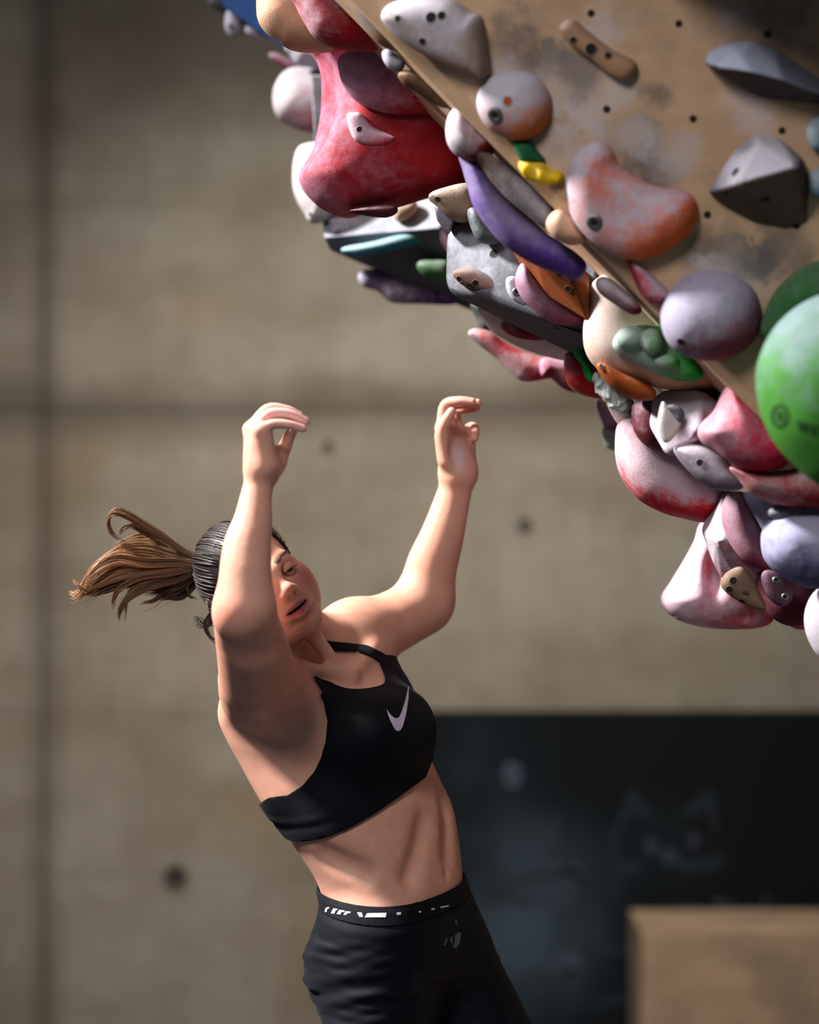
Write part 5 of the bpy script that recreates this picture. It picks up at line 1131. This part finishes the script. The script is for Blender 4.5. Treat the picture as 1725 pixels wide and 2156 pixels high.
hold('grey flat hold above the lilac ball', [(1614, 1084), (1624, 1066), (1680, 1058), (1760, 1056), (1790, 1090), (1740, 1106), (1680, 1104), (1636, 1100)], 5.64, .04, chalky((82, 86, 92), CH, .25), group=GO, bolts=[(1620, 1092, .005, 'bolt')])
hold('maroon mound hold under the lilac ball', [(1580, 1200), (1640, 1190), (1720, 1220), (1760, 1250), (1730, 1300), (1668, 1318), (1626, 1300), (1600, 1262)], 5.92, .06, chalky((84, 18, 34), (124, 91, 106), .28), group=GO)
hold('tan felt faced hold with bolt holes, lowest on the faceted volume', [(1518, 1226), (1530, 1206), (1552, 1194), (1566, 1196), (1584, 1218), (1600, 1248), (1613, 1284), (1584, 1280), (1546, 1260), (1524, 1242)], 5.82, .024, chalky((122, 98, 76), (177, 177, 182), .12, d=(-.4, 0, 1), size=.08, nw=.35), p=3.4, group=GO, bolts=[(1545, 1223, .0065, 'hole'), (1537, 1241, .0065, 'hole'), (1563, 1265, .006, 'hole')])
hold('dark mauve oval hold with two ringed bolts', [(1604, 1210), (1616, 1200), (1640, 1206), (1660, 1226), (1670, 1252), (1658, 1272), (1640, 1276), (1616, 1256), (1606, 1232)], 5.80, .022, chalky((78, 50, 64), CHP, .15), p=3.2, group=GO, bolts=[(1634, 1221, .0048, 'bolt'), (1653, 1256, .0048, 'bolt')])
hold('large pink and white horn at the bottom of the wall', [(1480, 1098), (1462, 1140), (1438, 1184), (1410, 1228), (1394, 1252), (1394, 1272), (1408, 1292), (1430, 1306), (1452, 1314), (1490, 1322), (1550, 1325), (1606, 1320), (1630, 1300), (1640, 1250), (1590, 1200), (1540, 1120)], 6.2, .085, chalky((186, 30, 52), (218, 190, 204), .50, d=(-.85, -.3, .1), size=.28, nw=.45), p=2.5, group=GO, dents=[(1498, 1200, .085, 18, 44, .04, .02), (1576, 1300, .085, 34, 18, .03, .015)], bolts=[(1428, 1302, .006, 'hole')])
hold('pink stub hold at the bottom right, beside the white oval', [(1660, 1310), (1690, 1290), (1720, 1300), (1720, 1322), (1690, 1326), (1670, 1322)], 6.1, .03, chalky((196, 80, 100), CHP, .4), group=GO)
hold('whitish oval hold cut by the right edge at the bottom', [(1694, 1310), (1700, 1272), (1722, 1240), (1770, 1220), (1830, 1260), (1830, 1360), (1780, 1400), (1730, 1386), (1704, 1350)], 5.75, .06, chalky((170, 150, 166), (175, 172, 182), .55), group=GO)
# holds on the frontal plywood face
hold('large blocky beige hold with chalky rim at the top', [(812, 36), (818, 12), (840, 0), (890, -10), (950, -4), (992, 22), (1016, 36), (1026, 80), (1031, 157), (990, 150), (932, 126), (880, 100), (836, 66)], 5.5, .060, chalky((150, 126, 112), (179, 177, 189), .48, d=(-.6, -.1, .75), size=.24, nw=.6), p=3.2, face='F', Tb=.01, group=GF, bolts=[(838, 40, .006, 'hole'), (908, 37, .009, 'hole'), (930, 33, .007, 'hole'), (890, 87, .006, 'hole')])
hold('pale ball hold with orange hole and grey bolt', [(1085, 148), (1128, 158), (1156, 190), (1163, 226), (1150, 264), (1120, 290), (1084, 295), (1046, 280), (1020, 256), (1006, 222), (1012, 186), (1040, 158)], 5.5, .055, chalky((206, 104, 34), (170, 172, 184), .58, d=(-.45, -.1, .9), size=.14, nw=.6), face='F', Tb=.01, p=2.0, group=GF, bolts=[(1043, 242, .0105, 'bolt'), (1069, 213, .0075, 'orange')])
hold('small dark green hold under the holed ball', [(1082, 296), (1100, 292), (1120, 298), (1134, 318), (1150, 338), (1130, 340), (1106, 346), (1090, 324)], 5.5, .022, chalky((22, 88, 52), (79, 86, 69), .15), face='F', Tb=.008, group=GF)
hold('bright yellow crimp beneath the small green hold', [(1092, 344), (1106, 332), (1130, 336), (1158, 352), (1186, 368), (1182, 384), (1150, 388), (1120, 378), (1100, 362)], 5.5, .025, chalky((226, 188, 16), (170, 162, 132), .2, size=.08), face='F', Tb=.008, group=GF, lump=.0016, lf=120)
hold('long thin wooden rail hold with three bolt holes', [(1182, 62), (1190, 44), (1212, 42), (1240, 66), (1290, 104), (1336, 128), (1342, 146), (1324, 168), (1296, 162), (1250, 126), (1206, 92)], 5.5, .026, chalky((156, 118, 86), (154, 139, 129), .35), p=2.8, face='F', Tb=.008, group=GF, bolts=[(1208, 84, .006, 'hole'), (1245, 103, .0095, 'hole'), (1281, 117, .006, 'hole')])
def ridge(label, pts, bevel, mat, bolts=()):
    q = [onF(x_, y_, l_) for x_, y_, l_ in pts]; return volume(label, [(PX(v_)[0], PX(v_)[1], v_.y) for v_ in q], bevel, mat, bolts, 'climbing_hold', 'climbing hold', GF)
ridge('blue grey slanted hold with dark underside at upper right', [(1482, 128, 0), (1492, 106, 0), (1530, 88, 0), (1590, 84, 0), (1640, 106, 0), (1725, 160, 0), (1790, 205, 0), (1484, 134, .02), (1502, 143, .062), (1583, 152, .092), (1650, 170, .09), (1717, 200, .07), (1560, 185, 0), (1606, 208, 0), (1690, 216, 0), (1770, 226, 0), (1560, 115, .055), (1640, 140, .06)], 0.010, chalky((66, 54, 52), (128, 134, 152), .34, d=(-.2, -.1, 1), size=.22, nw=1.3))
ridge('brown and grey angular wedge hold under the slanted hold', [(1490, 404, 0), (1512, 368, 0), (1548, 312, 0), (1592, 280, 0), (1640, 288, 0), (1690, 330, 0), (1705, 400, 0), (1700, 472, 0), (1660, 484, 0), (1590, 472, 0), (1536, 442, 0), (1494, 405, .025), (1552, 388, .085), (1684, 350, .080), (1600, 300, .03)], 0.006, chalky((84, 66, 54), (150, 148, 160), .32, d=(-.4, -.1, .95), size=.24, nw=1.3), bolts=[(1549, 362, .0075, 'hole'), (1612, 418, .0085, 'hole'), (1530, 404, .006, 'hole'), (1676, 474, .006, 'hole')])
hold('pale blue knob at the right edge, upper of two', [(1700, 280), (1706, 256), (1726, 243), (1760, 250), (1764, 300), (1740, 320), (1712, 312)], 5.4, .035, chalky((88, 124, 138), (146, 159, 169), .5, size=.08), face='F', Tb=.01, group=GF)
hold('pale blue knob at the right edge, lower of two', [(1700, 386), (1706, 364), (1726, 352), (1760, 356), (1764, 400), (1740, 416), (1712, 408)], 5.4, .035, chalky((88, 130, 146), (146, 159, 169), .45, size=.08), face='F', Tb=.01, group=GF)
hold('orange kidney shaped hold dusted with chalk', [(1236, 304), (1264, 297), (1290, 314), (1306, 346), (1340, 372), (1386, 392), (1436, 398), (1464, 418), (1471, 452), (1456, 488), (1420, 518), (1374, 540), (1334, 546), (1288, 532), (1246, 504), (1212, 464), (1197, 420), (1196, 372), (1208, 330)], 5.5, .058, chalky((216, 92, 38), (179, 177, 190), .44, d=(-.65, -.25, .55), size=.26, nw=.5), p=2.2, face='F', Tb=.01, group=GF, bolts=[(1252, 468, .0105, 'bolt')], dents=[(1330, 425, .066, 55, 42, .018, .02)])
hold('mauve grey ball hold with one bolt hole', [(1500, 568), (1552, 580), (1590, 612), (1604, 658), (1596, 706), (1560, 742), (1510, 757), (1460, 752), (1420, 730), (1398, 694), (1394, 650), (1414, 606), (1452, 576)], 5.5, .080, chalky((122, 38, 62), (157, 154, 175), .56, d=(-.55, -.15, .8), size=.16, nw=.55), face='F', Tb=.01, p=2.0, group=GF, bolts=[(1436, 720, .0085, 'wine')])
hold('dark green hold edge behind the big green ball', [(1604, 700), (1610, 660), (1632, 614), (1672, 574), (1730, 548), (1800, 560), (1800, 660), (1700, 680), (1640, 740)], 5.3, .05, chalky((28, 92, 40), (91, 116, 91), .25), face='F', Tb=.01, group=GF)
gb = hold('big green ball hold with dark round emblem at right edge', [(1592, 800), (1600, 750), (1628, 694), (1672, 650), (1730, 620), (1800, 610), (1880, 640), (1950, 720), (1960, 820), (1930, 930), (1860, 1010), (1790, 1034), (1726, 1022), (1676, 982), (1630, 930), (1602, 868)], 5.22, .15, chalky((62, 132, 40), (124, 144, 152), .30, d=(-.2, -.05, 1), size=.30, nw=.75), p=2.0, Tb=.12, group=GF)
# printed marks on holds
def mark(hold_label, o, polys, mat, name, label):
    me = o.data; v = wverts(o); f = np.array([list(q.vertices) for q in me.polygons]); t = np.concatenate([f[:, [0, 1, 2]], f[:, [0, 2, 3]]])
    d_ = decal(name, v, t, polys, mat, o, 0.0006, 0, 2); d_['label'] = label
ink = plain('dark_green_ink', (26, 58, 34), 0.6)
ring = [(1643 + 19 * math.cos(a), 876 + 25 * math.sin(a)) for a in np.linspace(0, 2 * math.pi, 30)] + [(1643 + 13.5 * math.cos(a), 876 + 19 * math.sin(a)) for a in np.linspace(2 * math.pi, 0, 30)]
slots0 = [[(1636, 866), (1641, 864), (1641, 889), (1636, 886)], [(1645, 863), (1651, 868), (1650, 886), (1645, 889)]]
slots = [[(1634, 862), (1640, 860), (1640, 890), (1634, 888)], [(1646, 862), (1652, 866), (1652, 888), (1646, 892)]]
wl = [[(1678, 884), (1683, 885), (1687, 897), (1691, 887), (1695, 888), (1699, 901), (1703, 891), (1708, 892), (1701, 911), (1696, 909), (1693, 898), (1689, 908), (1684, 906)], [(1711, 894), (1726, 898), (1726, 902), (1716, 900), (1716, 904), (1725, 906), (1725, 910), (1715, 908), (1715, 912), (1726, 915), (1725, 919), (1710, 915)]]
mark('', gb, [ring] + slots0, ink, 'emblem', 'dark round emblem'); mark('', gb, wl, ink, 'lettering', 'blurred dark lettering')
pale = plain('green_gap', (96, 150, 84), 0.6)
felt = plain('felt_pen_ink', (52, 40, 36), 0.8)
def seg(x0, y0, x1, y1, w=2.2):
    dx, dy = x1 - x0, y1 - y0; L_ = math.hypot(dx, dy); nx, ny = -dy / L_ * w / 2, dx / L_ * w / 2; return [(x0 + nx, y0 + ny), (x1 + nx, y1 + ny), (x1 - nx, y1 - ny), (x0 - nx, y0 - ny)]
mark('', hm, [seg(984, 594, 987, 603), seg(987, 603, 991, 596), seg(991, 596, 994, 606), seg(994, 606, 998, 599), seg(998, 599, 999, 610), seg(985, 599, 1000, 606)], felt, 'felt_mark', 'dark felt pen initials')
th_o = [o for o in C.objects if o.get('label', '').startswith('tan felt faced hold')][0]
mark('', th_o, [seg(1562, 1244, 1568, 1252), seg(1568, 1252, 1570, 1243), seg(1570, 1243, 1575, 1254), seg(1575, 1254, 1577, 1246), seg(1563, 1250, 1578, 1252)], felt, 'felt_mark', 'dark felt pen initials')
